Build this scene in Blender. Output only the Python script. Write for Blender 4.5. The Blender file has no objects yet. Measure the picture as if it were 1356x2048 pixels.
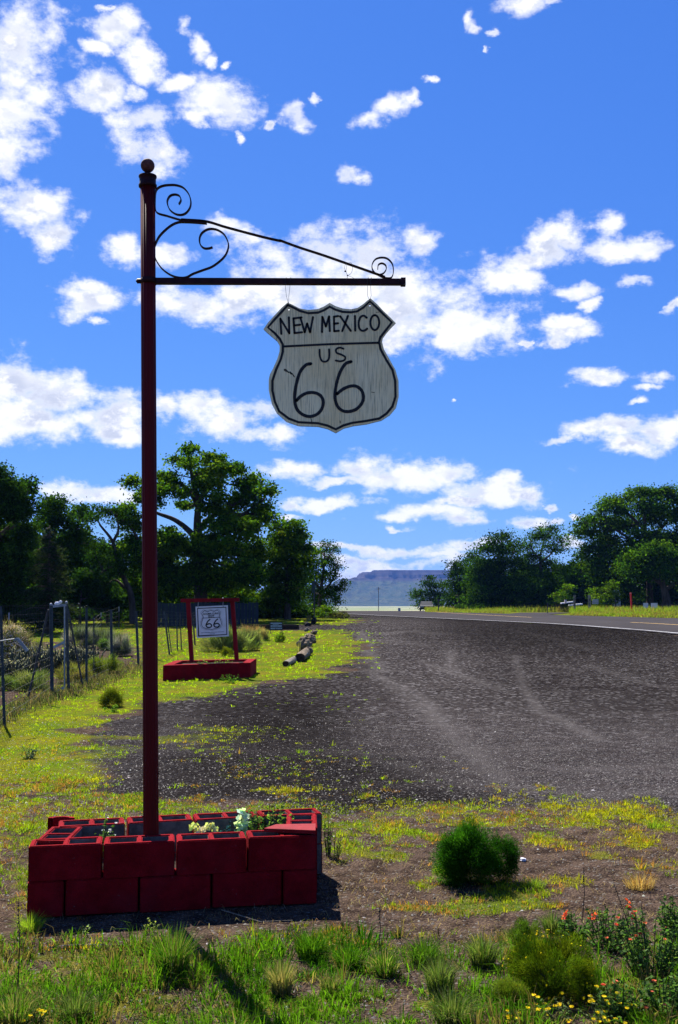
import bpy, bmesh, math, random
import numpy as np
from mathutils import Vector, Matrix
from mathutils.geometry import tessellate_polygon
R = math.radians
random.seed(7)
rng = np.random.default_rng(11)
HAZE_D = .00008
S = bpy.context.scene
COL = S.collection

# ------------------------------------------------------------------ camera
F, CXP, HOR, EYE = 2083.0, 678.0, 1203.0, 1.77
PITCH = math.atan((HOR - 1024) / F)
cam_d = bpy.data.cameras.new("camera"); cam = bpy.data.objects.new("camera", cam_d); COL.objects.link(cam)
cam.location = (0, 0, EYE); cam.rotation_euler = (math.pi / 2 + PITCH, 0, 0)
cam_d.sensor_fit = 'VERTICAL'; cam_d.sensor_height = 24; cam_d.lens = 24 * F / 2048
cam_d.clip_start = 0.05; cam_d.clip_end = 20000
S.camera = cam

# ------------------------------------------------------------------ exposure, sun
S.view_settings.view_transform = 'Standard'; S.view_settings.look = 'None'
S.view_settings.gamma = 1; S.view_settings.use_curve_mapping = False
S.view_settings.exposure = 1.3
SUN_EL, SUN_AZ = R(50), R(-25)          # azimuth from +Y towards +X
sun_d = bpy.data.lights.new("sun", 'SUN'); sun = bpy.data.objects.new("sun", sun_d); COL.objects.link(sun)
sun_d.energy = 5.0; sun_d.angle = R(0.5); sun_d.color = (1, .95, .86)
sdir = Vector((math.sin(SUN_AZ) * math.cos(SUN_EL), math.cos(SUN_AZ) * math.cos(SUN_EL), math.sin(SUN_EL)))
sun.rotation_euler = sdir.to_track_quat('Z', 'Y').to_euler(); sun.location = (-8, 20, 30)

CP, SP = math.cos(PITCH), math.sin(PITCH)
def ray(x, y):
    a, b = np.asarray(x, float) - CXP, 1024 - np.asarray(y, float)
    return a, F * CP - b * SP, F * SP + b * CP
def P(x, y, Y):
    a, b, c = ray(x, y); t = Y / b
    return Vector((float(a * t), Y, float(EYE + c * t)))
def project(X, Y, Z):
    Zr = Z - EYE; d = Y * CP + Zr * SP; u = -Y * SP + Zr * CP
    return CXP + F * X / d, 1024 - F * u / d

# ------------------------------------------------------------------ world: Nishita sky and cumulus clouds
W = bpy.data.worlds.new("World"); S.world = W; W.use_nodes = True
nt = W.node_tree; nt.nodes.clear()
def N(t, **kw):
    n = nt.nodes.new(t)
    for k, v in kw.items(): setattr(n, k, v)
    return n
def L(a, b): nt.links.new(a, b)
def plug(sock, v):
    if isinstance(v, bpy.types.NodeSocket): L(v, sock)
    else: sock.default_value = v
def M(op, a, b=None, c=None, clamp=False):
    n = N('ShaderNodeMath', operation=op, use_clamp=clamp); plug(n.inputs[0], a)
    if b is not None: plug(n.inputs[1], b)
    if c is not None: plug(n.inputs[2], c)
    return n.outputs[0]
def VM(op, a, b=None, c=None, out=0):
    n = N('ShaderNodeVectorMath', operation=op); plug(n.inputs[0], a)
    if b is not None: plug(n.inputs[1], b)
    if c is not None: plug(n.inputs[2], c)
    return n.outputs[out]
def MR(v, a, b, c=0., d=1., smooth=True):
    n = N('ShaderNodeMapRange', interpolation_type='SMOOTHSTEP' if smooth else 'LINEAR')
    plug(n.inputs[0], v)
    for i, q in enumerate((a, b, c, d)): n.inputs[i + 1].default_value = q
    return n.outputs[0]
def NZ(vec, scale, detail, rough=.5, lac=2., dist=0.):
    n = N('ShaderNodeTexNoise'); plug(n.inputs['Vector'], vec); n.inputs['Scale'].default_value = scale
    n.inputs['Detail'].default_value = detail; n.inputs['Roughness'].default_value = rough
    n.inputs['Lacunarity'].default_value = lac; n.inputs['Distortion'].default_value = dist
    return n
sky = N('ShaderNodeTexSky', sky_type='NISHITA', sun_disc=False)
sky.sun_elevation = SUN_EL; sky.sun_rotation = SUN_AZ; sky.altitude = 1900
sky.air_density = 1.0; sky.dust_density = 0.35; sky.ozone_density = 2.2
tc = N('ShaderNodeTexCoord').outputs['Generated']
D = VM('NORMALIZE', tc)
sep = N('ShaderNodeSeparateXYZ'); L(D, sep.inputs[0])
az = M('ARCTAN2', sep.outputs[0], sep.outputs[1]); el = M('ARCSINE', sep.outputs[2])
# edge noise displaces the cloud coordinates
Dn = VM('MULTIPLY', D, (1, 1, 1.5))
warp = NZ(Dn, 16, 7, .62)
warpc = VM('SUBTRACT', warp.outputs['Color'], (.5, .5, .5))
pc = N('ShaderNodeCombineXYZ'); L(az, pc.inputs[0]); L(el, pc.inputs[1])
pw = VM('MULTIPLY_ADD', warpc, (.062, .036, 0), pc.outputs[0])
CL = [(45,80,95,95),(20,215,80,125),(112,50,34,50),(5,315,50,50),
 (240,62,52,34),(200,95,30,14),(290,118,40,42),(195,182,55,36),(260,185,26,18),(345,165,46,16),(440,205,80,42),(300,240,60,40),(310,300,68,52),(400,235,26,16),(487,278,10,14),
 (372,62,20,24),(395,92,24,26),(425,118,16,18),(462,125,11,9),(210,20,20,8),
 (75,415,70,40),(95,470,42,34),(590,228,30,20),(548,248,12,8),(628,200,10,12),
 (722,240,34,20),(775,208,42,20),(815,198,14,18),(694,354,24,16),(856,170,11,7),
 (935,30,14,18),(948,45,12,12),(1050,6,44,24),(1110,0,28,8),(990,60,12,9),(974,103,5,8),
 (450,448,50,16),(490,468,26,10),(240,500,36,28),(335,510,42,22),(560,505,85,38),(655,500,85,42),(740,508,70,52),(840,478,40,26),
 (800,610,84,78),(700,590,90,50),(560,575,95,42),(480,600,60,40),(380,612,72,30),(195,600,52,30),(180,572,30,10),(790,682,60,18),(205,642,14,7),
 (960,645,72,46),(905,672,28,22),(1015,640,26,20),
 (1000,562,40,24),(1050,565,36,20),(1045,525,50,24),(1105,495,50,36),(1145,475,36,30),(1205,500,70,24),(1285,490,50,17),(1225,448,30,20),
 (1155,580,40,13),(1182,605,20,11),(1258,565,34,14),(1128,662,46,17),(1100,686,24,10),(1352,612,12,15),(1042,686,10,5),
 (1185,755,44,15),(1315,752,32,14),(1292,775,26,7),(1280,803,24,7),
 (1125,876,50,8),(1180,860,44,15),(1250,850,58,17),(1315,862,48,24),(1262,888,40,16),
 (30,768,85,44),(110,795,90,36),(195,825,80,38),(50,848,110,30),(235,855,50,24),
 (330,815,34,32),(385,815,48,32),(440,850,60,30),(510,820,40,22),(505,875,80,20),(575,865,36,18),
 (165,985,95,17),(110,978,48,14),(600,945,60,18),(700,937,72,26),(800,955,78,22),(890,943,50,20),(660,965,80,9),
 (650,1008,88,11),(575,1032,28,5),(580,1010,36,9),
 (1000,985,84,24),(1010,962,45,14),(925,1002,45,10),(1062,985,26,18),
 (795,1037,58,11),(862,1028,78,13),(940,1042,50,11),(1035,1045,50,10),(797,1060,26,4),
 (1108,1018,11,8),(1122,1046,10,5),(1156,1033,9,5),(912,803,8,5),
 (720,1100,110,7),(810,1103,90,9),(885,1112,70,8),(700,1124,70,8),(760,1134,60,9),(840,1126,80,8),(690,1150,45,12),(965,1090,44,7),(1140,1095,28,14)]
def azel(x, y):
    a, b, c = ray(x, y); a, b, c = float(a), float(b), float(c)
    return math.atan2(a, b), math.asin(c / math.sqrt(a * a + b * b + c * c))
acc = None
for (x, y, rx, ry) in CL:
    rx, ry = (rx * .86, ry * .88) if y < 330 and x < 520 else (rx * 1.05, ry * 1.1)
    a0, e0 = azel(x, y); a1, _ = azel(x + rx, y); _, e1 = azel(x, y - ry)
    sx, sy = 1 / (a1 - a0), 1 / (e1 - e0)
    q = VM('MULTIPLY_ADD', pw, (sx, sy, 0), (-a0 * sx, -e0 * sy, 0))
    d = VM('DOT_PRODUCT', q, q, out=1)
    acc = d if acc is None else M('SMOOTH_MIN', acc, d, .28)
acc = M('SQRT', M('MAXIMUM', acc, 0))
blob = MR(acc, 2.15, .2, 0, 1, False)     # 1 at the core, about .54 on the rim of the ellipse, 0 outside
# same broken cumulus outside the frame, with cover raised for more ambient light
gen = NZ(VM('MULTIPLY', D, (1, 1, 1.8)), 3.2, 4, .55)
win_a = MR(M('ABSOLUTE', az), .36, .50); win_e = MR(el, .60, .72)
genf = MR(gen.outputs[0], .51, .70)
blob = M('MAXIMUM', blob, M('MULTIPLY', genf, M('MAXIMUM', win_a, win_e)))
fb = NZ(Dn, 24, 10, .62, 2.1)
fb2 = NZ(VM('ADD', Dn, (-.006, .0, .010)), 26, 6, .62, 2.1)
dens = M('ADD', blob, M('MULTIPLY', M('SUBTRACT', fb.outputs[0], .5), 1.95))
alpha = MR(dens, .36, .96)
above = MR(sep.outputs[2], -.02, .02)
alpha = M('MULTIPLY', alpha, above)
# lit tops and grey undersides: relief towards the sun, plus the thick cores
relief = MR(M('SUBTRACT', fb2.outputs[0], fb.outputs[0]), -.10, .07)
core = MR(dens, .62, 1.05)
wide = MR(NZ(Dn, 11, 3, .5).outputs[0], .36, .56)
shade = M('MULTIPLY', M('MULTIPLY', relief, core), wide)
cc = N('ShaderNodeMix', data_type='RGBA'); L(shade, cc.inputs[0])
cc.inputs[6].default_value = (.92, .93, .98, 1); cc.inputs[7].default_value = (.56, .61, .76, 1)
sk = N('ShaderNodeSeparateXYZ'); L(sky.outputs[0], sk.inputs[0])
sc_ = N('ShaderNodeCombineXYZ')         # the photograph's deep, saturated rendering of the blue
L(M('MULTIPLY', M('POWER', M('MULTIPLY', sk.outputs[0], .0994), .93), .34), sc_.inputs[0])
L(M('MULTIPLY', M('POWER', M('MULTIPLY', sk.outputs[1], .1096), .69), .462), sc_.inputs[1])
L(M('MULTIPLY', M('SUBTRACT', 1., M('EXPONENT', M('MULTIPLY', sk.outputs[2], -.1377 * 2.2))), .87), sc_.inputs[2])
skyc = sc_.outputs[0]
CLOUD = .92
ccs = VM('SCALE', cc.outputs[2]); nt.nodes[-1].inputs['Scale'].default_value = CLOUD
mx = N('ShaderNodeMix', data_type='RGBA'); L(alpha, mx.inputs[0]); L(skyc, mx.inputs[6]); L(ccs, mx.inputs[7])
bg = N('ShaderNodeBackground'); L(mx.outputs[2], bg.inputs[0]); bg.inputs[1].default_value = .518
wo = N('ShaderNodeOutputWorld'); L(bg.outputs[0], wo.inputs[0])
W.cycles.sampling_method = 'MANUAL'; W.cycles.sample_map_resolution = 512

# ------------------------------------------------------------------ helpers
def tag(o, label=None, cat=None, group=None, kind=None):
    if label: o['label'] = label
    if cat: o['category'] = cat
    if group: o['group'] = group
    if kind: o['kind'] = kind
    return o
def link(name, me, mats=(), parent=None, loc=None):
    o = bpy.data.objects.new(name, me); COL.objects.link(o)
    if me is not None and mats:
        for m in (mats if isinstance(mats, (list, tuple)) else [mats]): me.materials.append(m)
    if parent is not None: o.parent = parent
    if loc is not None: o.location = loc
    return o
def empty(name, loc, label, cat, group=None):
    o = link(name, None); o.location = loc; o.empty_display_size = .1
    bpy.context.view_layer.update() if False else None
    return tag(o, label, cat, group)
class MB:
    """collects vertices and faces; build() links ONE mesh object. Coordinates are world ones; parents have only a location."""
    def __init__(s): s.v = []; s.f = []; s.m = []; s.mi = 0; s.sm = False
    def add(s, vs, fs):
        b = len(s.v); s.v += [tuple(q) for q in vs]; s.f += [tuple(i + b for i in f) for f in fs]; s.m += [s.mi] * len(fs)
    def box(s, a, b, M4=None):
        (x0, y0, z0), (x1, y1, z1) = a, b
        vs = [Vector(q) for q in ((x0,y0,z0),(x1,y0,z0),(x1,y1,z0),(x0,y1,z0),(x0,y0,z1),(x1,y0,z1),(x1,y1,z1),(x0,y1,z1))]
        if M4 is not None: vs = [M4 @ q for q in vs]
        s.add(vs, [(3,2,1,0),(4,5,6,7),(0,1,5,4),(1,2,6,5),(2,3,7,6),(3,0,4,7)])
    def beam(s, p, q, w, d=None, up=(0, 1, 0)):
        """square bar from p to q, w across, d along up"""
        p, q = Vector(p), Vector(q); d = w if d is None else d
        t = (q - p).normalized(); u = Vector(up); u = (u - t * u.dot(t)).normalized(); r = t.cross(u)
        vs = [e + r * a * w / 2 + u * b * d / 2 for e in (p, q) for a, b in ((-1,-1),(1,-1),(1,1),(-1,1))]
        s.add(vs, [(0,1,2,3),(7,6,5,4),(0,4,5,1),(1,5,6,2),(2,6,7,3),(3,7,4,0)])
    def tube(s, pts, rad, n=8, cap=True):
        pts = [Vector(p) for p in pts]; k = len(pts)
        rad = [rad] * k if not hasattr(rad, '__len__') else rad
        ref = Vector((0, 1, 0)) if abs((pts[-1] - pts[0]).normalized().y) < .8 else Vector((1, 0, 0))
        vs = []
        for i, p in enumerate(pts):
            t = (pts[min(i + 1, k - 1)] - pts[max(i - 1, 0)]).normalized()
            a = t.cross(ref).normalized(); b = t.cross(a)
            for j in range(n):
                w = 2 * math.pi * j / n; vs.append(p + (a * math.cos(w) + b * math.sin(w)) * rad[i])
        fs = [(i * n + j, i * n + (j + 1) % n, (i + 1) * n + (j + 1) % n, (i + 1) * n + j) for i in range(k - 1) for j in range(n)]
        if cap: fs += [tuple(range(n))[::-1], tuple((k - 1) * n + j for j in range(n))]
        s.add(vs, fs)
    def ball(s, c, r, n=12, sq=(1, 1, 1), jit=0):
        c = Vector(c); vs = []; m = n // 2
        for i in range(m + 1):
            th = math.pi * i / m
            for j in range(n):
                ph = 2 * math.pi * j / n; k = r * (1 + random.uniform(-jit, jit))
                vs.append(c + Vector((k * math.sin(th) * math.cos(ph) * sq[0], k * math.sin(th) * math.sin(ph) * sq[1], k * math.cos(th) * sq[2])))
        s.add(vs, [(i * n + j, (i + 1) * n + j, (i + 1) * n + (j + 1) % n, i * n + (j + 1) % n) for i in range(m) for j in range(n)])
    def strap(s, pts, th, wid, closed=False):
        """flat iron strap following pts in the XZ plane, th thick, wid along Y"""
        pts = [Vector(p) for p in pts]; k = len(pts); vs = []
        for i, p in enumerate(pts):
            t = (pts[min(i + 1, k - 1)] - pts[max(i - 1, 0)]).normalized(); n_ = Vector((t.z, 0, -t.x)).normalized()
            for a, b in ((-1,-1),(1,-1),(1,1),(-1,1)): vs.append(p + n_ * a * th / 2 + Vector((0, b * wid / 2, 0)))
        fs = [(i*4+j, i*4+(j+1)%4, i*4+4+(j+1)%4, i*4+4+j) for i in range(k-1) for j in range(4)] + [(3,2,1,0), tuple((k-1)*4+j for j in range(4))]
        s.add(vs, fs)
    def build(s, name, mats, parent=None, smooth=None):
        off = Vector((0, 0, 0)); q = parent
        while q is not None: off += q.location; q = q.parent
        me = bpy.data.meshes.new(name)
        o0 = Vector((0, 0, 0))
        if parent is None and s.v:
            a = np.array(s.v); o0 = Vector(((a[:,0].min()+a[:,0].max())/2, (a[:,1].min()+a[:,1].max())/2, a[:,2].min()))
        me.from_pydata([tuple(Vector(v) - off - o0) for v in s.v], [], s.f); me.update()
        o = link(name, me, mats, parent)
        if parent is None: o.location = o0
        if any(s.m): me.polygons.foreach_set('material_index', s.m)
        if smooth: me.polygons.foreach_set('use_smooth', [True] * len(s.f))
        return o
def smooth_line(pts, sub=6):
    """Catmull-Rom"""
    pts = [np.array(p, float) for p in pts]; out = []
    P_ = [2 * pts[0] - pts[1]] + pts + [2 * pts[-1] - pts[-2]]
    for i in range(1, len(P_) - 2):
        a, b, c, d = P_[i-1:i+3]
        for k in range(sub):
            t = k / sub
            out.append(.5 * ((2*b) + (-a+c)*t + (2*a-5*b+4*c-d)*t*t + (-a+3*b-3*c+d)*t**3))
    out.append(pts[-1]); return out
def mesh_np(name, verts, quads=None, tris=None, col=None, mats=(), parent=None, smooth=False, attrs=None):
    me = bpy.data.meshes.new(name)
    q = np.zeros((0, 4), np.int32) if quads is None else np.asarray(quads, np.int32)
    t = np.zeros((0, 3), np.int32) if tris is None else np.asarray(tris, np.int32)
    verts = np.asarray(verts, np.float32)
    if parent is not None:
        off = np.array(parent.location, np.float32); pp = parent.parent
        while pp is not None: off = off + np.array(pp.location, np.float32); pp = pp.parent
        verts = verts - off
    me.vertices.add(len(verts)); me.vertices.foreach_set('co', verts.ravel())
    nl = q.size + t.size; me.loops.add(nl); me.loops.foreach_set('vertex_index', np.concatenate([q.ravel(), t.ravel()]))
    np_ = len(q) + len(t); me.polygons.add(np_)
    st = np.concatenate([np.arange(len(q)) * 4, q.size + np.arange(len(t)) * 3]).astype(np.int32)
    me.polygons.foreach_set('loop_start', st)
    if smooth: me.polygons.foreach_set('use_smooth', np.ones(np_, bool))
    if col is not None:
        a = me.attributes.new('tint', 'FLOAT_COLOR', 'POINT')
        c4 = np.ones((len(verts), 4), np.float32); c4[:, :3] = col; a.data.foreach_set('color', c4.ravel())
    if attrs:
        for k, v in attrs.items():
            a = me.attributes.new(k, 'FLOAT', 'POINT'); a.data.foreach_set('value', np.asarray(v, np.float32).ravel())
    me.update(calc_edges=True); me.validate()
    return link(name, me, mats, parent)
def nrm(a): return a / np.maximum(np.linalg.norm(a, axis=-1, keepdims=True), 1e-9)
def rvec(n):
    return nrm(rng.normal(size=(n, 3)))
def srgb(r, g, b):
    return tuple((c / 255 / 12.92) if c < 11 else ((c / 255 + .055) / 1.055) ** 2.4 for c in (r, g, b))

# value noise in numpy (fbm)
def vnoise(x, y, seed=0):
    xi, yi = np.floor(x).astype(np.int64), np.floor(y).astype(np.int64); fx, fy = x - xi, y - yi
    fx = fx * fx * (3 - 2 * fx); fy = fy * fy * (3 - 2 * fy)
    def h(a, b):
        n = (a * 374761393 + b * 668265263 + seed * 1442695041) & 0x7fffffff
        n = ((n ^ (n >> 13)) * 1274126177) & 0x7fffffff
        return ((n ^ (n >> 16)) & 0xffff) / 65535.
    return (h(xi, yi) * (1 - fx) + h(xi + 1, yi) * fx) * (1 - fy) + (h(xi, yi + 1) * (1 - fx) + h(xi + 1, yi + 1) * fx) * fy
def fbm(x, y, oct=4, seed=0):
    s, a, t = 0, .5, 0
    for i in range(oct): s = s + a * vnoise(x * 2**i, y * 2**i, seed + i); t += a; a *= .5
    return s / t
def sst(x, a, b):
    t = np.clip((x - a) / (b - a), 0, 1); return t * t * (3 - 2 * t)

# ------------------------------------------------------------------ materials
def material(name, fn, rough=.8, spec=.3):
    m = bpy.data.materials.new(name); m.use_nodes = True
    global nt
    nt = m.node_tree; b = nt.nodes['Principled BSDF']; b.inputs['Roughness'].default_value = rough
    b.inputs['Specular IOR Level'].default_value = spec
    fn(b); return m
def ramp(f, stops):
    n = N('ShaderNodeValToRGB'); L(f, n.inputs[0]); e = n.color_ramp.elements
    while len(e) < len(stops): e.new(.5)
    for q, (p, c) in zip(e, stops): q.position = p; q.color = (*c[:3], 1)
    return n.outputs[0]
def mixc(f, a, b, mode='MIX'):
    n = N('ShaderNodeMix', data_type='RGBA', blend_type=mode); plug(n.inputs[0], f)
    for i, q in ((6, a), (7, b)):
        if isinstance(q, tuple): n.inputs[i].default_value = (*q[:3], 1)
        else: L(q, n.inputs[i])
    return n.outputs[2]
def attr(k, out='Fac'):
    return N('ShaderNodeAttribute', attribute_name=k).outputs[out]
def opos(): return N('ShaderNodeTexCoord').outputs['Object']
def wpos(): return N('ShaderNodeNewGeometry').outputs['Position']
def bump(b, h, dist, strength=1.):
    n = N('ShaderNodeBump'); L(h, n.inputs['Height']); n.inputs['Distance'].default_value = dist; n.inputs['Strength'].default_value = strength
    L(n.outputs[0], b.inputs['Normal'])
def worn(name, c1, c2, scale=8, rough=.7, spec=.3, bd=.003, stretch=(1, 1, 1), lo=.35, hi=.65, fine=60):
    def f(b):
        p = VM('MULTIPLY', wpos(), stretch)
        a = NZ(p, scale, 6, .65).outputs[0]; g = NZ(p, fine, 4, .7).outputs[0]
        L(mixc(M('MULTIPLY', MR(a, lo, hi), 1), c1, c2), b.inputs['Base Color'])
        if bd: bump(b, M('ADD', M('MULTIPLY', a, .6), g), bd)
    return material(name, f, rough, spec)
def foliage(name, gain=1., trans=.45, spec=.0):
    """leaf material: the tint attribute holds each leaf's own colour; light comes through from behind"""
    m = bpy.data.materials.new(name); m.use_nodes = True
    global nt
    nt = m.node_tree; b = nt.nodes['Principled BSDF']; o = nt.nodes['Material Output']
    c = attr('tint', 'Color'); c2 = VM('SCALE', c); nt.nodes[-1].inputs['Scale'].default_value = gain
    L(c2, b.inputs['Base Color']); b.inputs['Roughness'].default_value = .8; b.inputs['Specular IOR Level'].default_value = spec
    t = N('ShaderNodeBsdfTranslucent'); L(VM('MULTIPLY', c2, (1.25, 1.35, .6)), t.inputs[0])
    mx_ = N('ShaderNodeMixShader'); mx_.inputs[0].default_value = trans
    L(b.outputs[0], mx_.inputs[1]); L(t.outputs[0], mx_.inputs[2]); L(mx_.outputs[0], o.inputs[0]); return m
M_grass = foliage('grass_blades', 1.12, .45)
M_leaf = foliage('tree_leaves', .88, .44)
M_petal = foliage('petals', 1., .35)
M_bark = worn('bark', (.035, .026, .02), (.09, .07, .055), 5, .95, .1, .02, (1, 1, .25))
M_redblock = worn('red_painted_block', (.15, .0028, .006), (.24, .005, .011), 9, .9, .04, .008, lo=.3, hi=.7, fine=130)
def f_redblock(b):
    p = wpos(); a = NZ(p, 9, 6, .65).outputs[0]; g = NZ(p, 140, 4, .75).outputs[0]; big = NZ(p, 3.2, 3, .5).outputs[0]; ch = NZ(p, 34, 6, .72).outputs[0]
    c = mixc(MR(a, .3, .7), (.15, .0028, .006), (.25, .006, .012)); c = mixc(M('MULTIPLY', MR(big, .5, .7), .5), c, (.20, .012, .018))
    c = mixc(MR(g, .60, .72), c, (.07, .002, .004)); c = mixc(MR(ch, .665, .70), c, (.16, .13, .115))
    pit = N('ShaderNodeTexVoronoi', feature='F1'); L(p, pit.inputs['Vector']); pit.inputs['Scale'].default_value = 95
    L(c, b.inputs['Base Color']); bump(b, M('ADD', g, M('MULTIPLY', MR(pit.outputs['Distance'], .0, .35), .5)), .006)
M_redblock = material('red_painted_block', f_redblock, .9, .04)
M_concrete = worn('grey_concrete_block', (.07, .065, .06), (.14, .13, .12), 14, .95, .1, .004, fine=150)
M_redpole = worn('red_painted_metal_pole', (.045, .0012, .0016), (.10, .002, .003), 3, .5, .12, .0006, (1, 1, .15), fine=40)
M_redwood = worn('red_painted_wood', (.15, .004, .006), (.24, .008, .013), 6, .7, .1, .002, (1, 1, .3))
M_iron = worn('dark_red_iron', (.012, .002, .003), (.03, .004, .006), 20, .6, .15, .0006)
M_ball = worn('faded_brown_ball', (.06, .018, .016), (.13, .05, .04), 30, .8, .2, .001)
M_wire = worn('galvanised_wire', (.03, .03, .034), (.06, .06, .065), 30, .7, .2, 0)
M_steel = worn('blue_grey_steel', (.018, .028, .034), (.045, .06, .07), 12, .6, .2, .0005)
M_galv = worn('pale_galvanised_steel', (.16, .19, .23), (.28, .32, .36), 12, .5, .4, .0005)
M_black = worn('black_paint', (.006, .006, .007), (.014, .014, .015), 60, .6, .3, 0)
M_darkmetal = worn('dark_weathered_metal', (.02, .022, .026), (.05, .05, .055), 10, .7, .3, .001)
M_white = worn('white_paint', (.62, .62, .66), (.75, .75, .78), 12, .6, .3, .001)
M_soil = worn('dark_soil', (.02, .016, .013), (.06, .045, .035), 20, 1, .05, .02)
M_wood = worn('grey_weathered_wood', (.10, .085, .065), (.26, .23, .185), 7, .95, .1, .01, (1, 1, 1))
M_woodend = worn('dark_sawn_log_end', (.02, .014, .010), (.055, .035, .022), 25, .95, .1, .01)
M_stone = worn('tan_rough_stone', (.085, .062, .042), (.24, .185, .13), 6, .95, .1, .02)
M_darkstone = worn('black_lava_stone', (.012, .011, .011), (.04, .036, .034), 9, .95, .1, .03)
M_orange = worn('orange_red_marker', (.55, .012, .012), (.72, .03, .02), 6, .5, .3, 0)
def f_panel(b):       # weathered painted plywood of the big shield sign
    p = VM('MULTIPLY', wpos(), (1, 1, 1))
    a = NZ(p, 5, 5, .6).outputs[0]
    g = NZ(VM('MULTIPLY', p, (60, 60, 2.2)), 3, 5, .6).outputs[0]
    st = NZ(VM('MULTIPLY', p, (30, 30, 6)), 2, 6, .7).outputs[0]
    c = mixc(MR(a, .35, .65), (.88, .70, .36), (.95, .81, .47))
    c = mixc(MR(g, .45, .75), c, (.38, .33, .20))
    c = mixc(MR(st, .67, .72), c, (.05, .045, .03))
    L(c, b.inputs['Base Color']); bump(b, g, .0015)
M_panel = material('weathered_cream_plywood', f_panel, .9, .05)
M_paneledge = worn('cream_plywood_edge', (.10, .09, .06), (.26, .24, .18), 20, .9, .1, .002)
def simple(name, c, rough=.7, spec=.2):
    return material(name, lambda b: L(mixc(NZ(wpos(), 9, 4).outputs[0], tuple(q * .8 for q in c), tuple(min(q * 1.2, 1) for q in c)), b.inputs['Base Color']), rough, spec)

# ------------------------------------------------------------------ terrain height
def gz(X, Y):
    X = np.asarray(X, float); Y = np.asarray(Y, float)
    z = .7 * sst(Y + .8 * X, 25, 60)
    d = np.maximum(Y - 112, 0); z = z - 14.5 * (1 - np.exp(-d * .022 / 14.5 * (1 - np.exp(-d / 40))))
    near = 1 - sst(Y, 25, 60)
    z = z + near * (.045 * (fbm(X * .45 + 7, Y * .45 + 3, 3, 5) - .5) + .018 * (fbm(X * 3, Y * 3, 3, 9) - .5))
    z = z - .03 * sst(Y, 4, 9) * 0
    return z
def G(x, y, it=40):
    """ground point(s) seen at pixel x, y of the photograph"""
    a, b, c = ray(x, y); z = np.zeros_like(a + b)
    for _ in range(it):
        t = (z - EYE) / np.minimum(c, -1e-3); X, Y = a * t, b * t
        z = .6 * z + .4 * gz(X, np.clip(Y, 0, 112))
    return X, Y, gz(X, Y)
def GV(x, y):
    X, Y, Z = G(float(x), float(y)); return Vector((float(X), float(Y), float(Z)))
def pline_dist(X, Y, pts):
    """distance in metres to a ground polyline; pts [(X,Y)...]"""
    d = np.full(np.shape(X), 1e9)
    for (x0, y0), (x1, y1) in zip(pts[:-1], pts[1:]):
        dx, dy = x1 - x0, y1 - y0; t = np.clip(((X - x0) * dx + (Y - y0) * dy) / (dx * dx + dy * dy + 1e-9), 0, 1)
        d = np.minimum(d, np.hypot(X - x0 - t * dx, Y - y0 - t * dy))
    return d
def poly_sd(X, Y, pts):
    """signed distance, positive inside"""
    P2 = pts + [pts[0]]; d = pline_dist(X, Y, P2); ins = np.zeros(np.shape(X), bool)
    for (x0, y0), (x1, y1) in zip(P2[:-1], P2[1:]):
        if y0 == y1: continue
        ins ^= ((y0 > Y) != (y1 > Y)) & (X < (x1 - x0) * (Y - y0) / (y1 - y0) + x0)
    return np.where(ins, d, -d)
def gpts(px): return [tuple(GV(x, y)[:2]) for x, y in px]
# the gravel lot's outline and the patches of grass in the bare dirt, on the ground
LOT = gpts([(380,1602),(255,1592),(205,1550),(165,1505),(160,1470),(255,1428),(340,1402),(520,1372),(645,1352),(716,1326),(724,1288),(704,1262),
            (560,1259),(470,1257),(470,1252),(690,1249),(735,1241),(705,1235),(640,1233),(560,1234),(560,1229),(700,1225.5),(900,1226)])
ROADW = gpts([(812,1227.5),(956,1241),(1356,1268)])
vx, vy = ROADW[-1][0] - ROADW[-2][0], ROADW[-1][1] - ROADW[-2][1]
LOT = LOT + [ROADW[1], ROADW[2], (ROADW[2][0] + vx * 1.0, ROADW[2][1] + vy * 1.0)] + gpts([(2300,1640),(1356,1625),(1050,1605),(860,1618),(640,1622),(560,1606)])
TR = [([(1030,1310),(1045,1370),(1078,1422),(1140,1450),(1200,1480)], .22, .62), ([(840,1322),(900,1345),(960,1362),(1020,1372)], .24, .6),
      ([(905,1300),(898,1330),(920,1350),(1000,1380)], .3, .55), ([(730,1340),(800,1372),(850,1400),(880,1450)], .35, .6),
      ([(720,1262),(735,1300),(760,1345)], .5, .6), ([(545,1425),(590,1445),(610,1465)], .12, .5), ([(1110,1332),(1170,1342)], .2, .5),
      ([(760,1268),(830,1262),(880,1268)], 1.2, .5), ([(760,1280),(850,1290)], .9, .35), ([(950,1520),(1150,1540),(1400,1530)], .35, .25),
      ([(700,1500),(900,1560),(1200,1590),(1400,1580)], .3, .25), ([(1030,1262),(1120,1280),(1180,1300)], .3, .55), ([(1100,1290),(1356,1320)], .2, .3),
      ([(780,1370),(880,1440),(1000,1560)], .4, .45), ([(1180,1330),(1300,1370),(1400,1380)], .3, .45)]
TRW = [(gpts(p), w, s) for p, w, s in TR]
def blobs(X, Y, lst):
    """lst of (px, py, rx, ry) patches on the ground"""
    x, y = project(X, Y, 0 * X); d = np.zeros(np.shape(X))
    for (cx, cy, rx, ry) in lst: d = np.maximum(d, 1 - ((x - cx) / rx) ** 2 * .5 - ((y - cy) / ry) ** 2 * .5)
    return d
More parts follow.
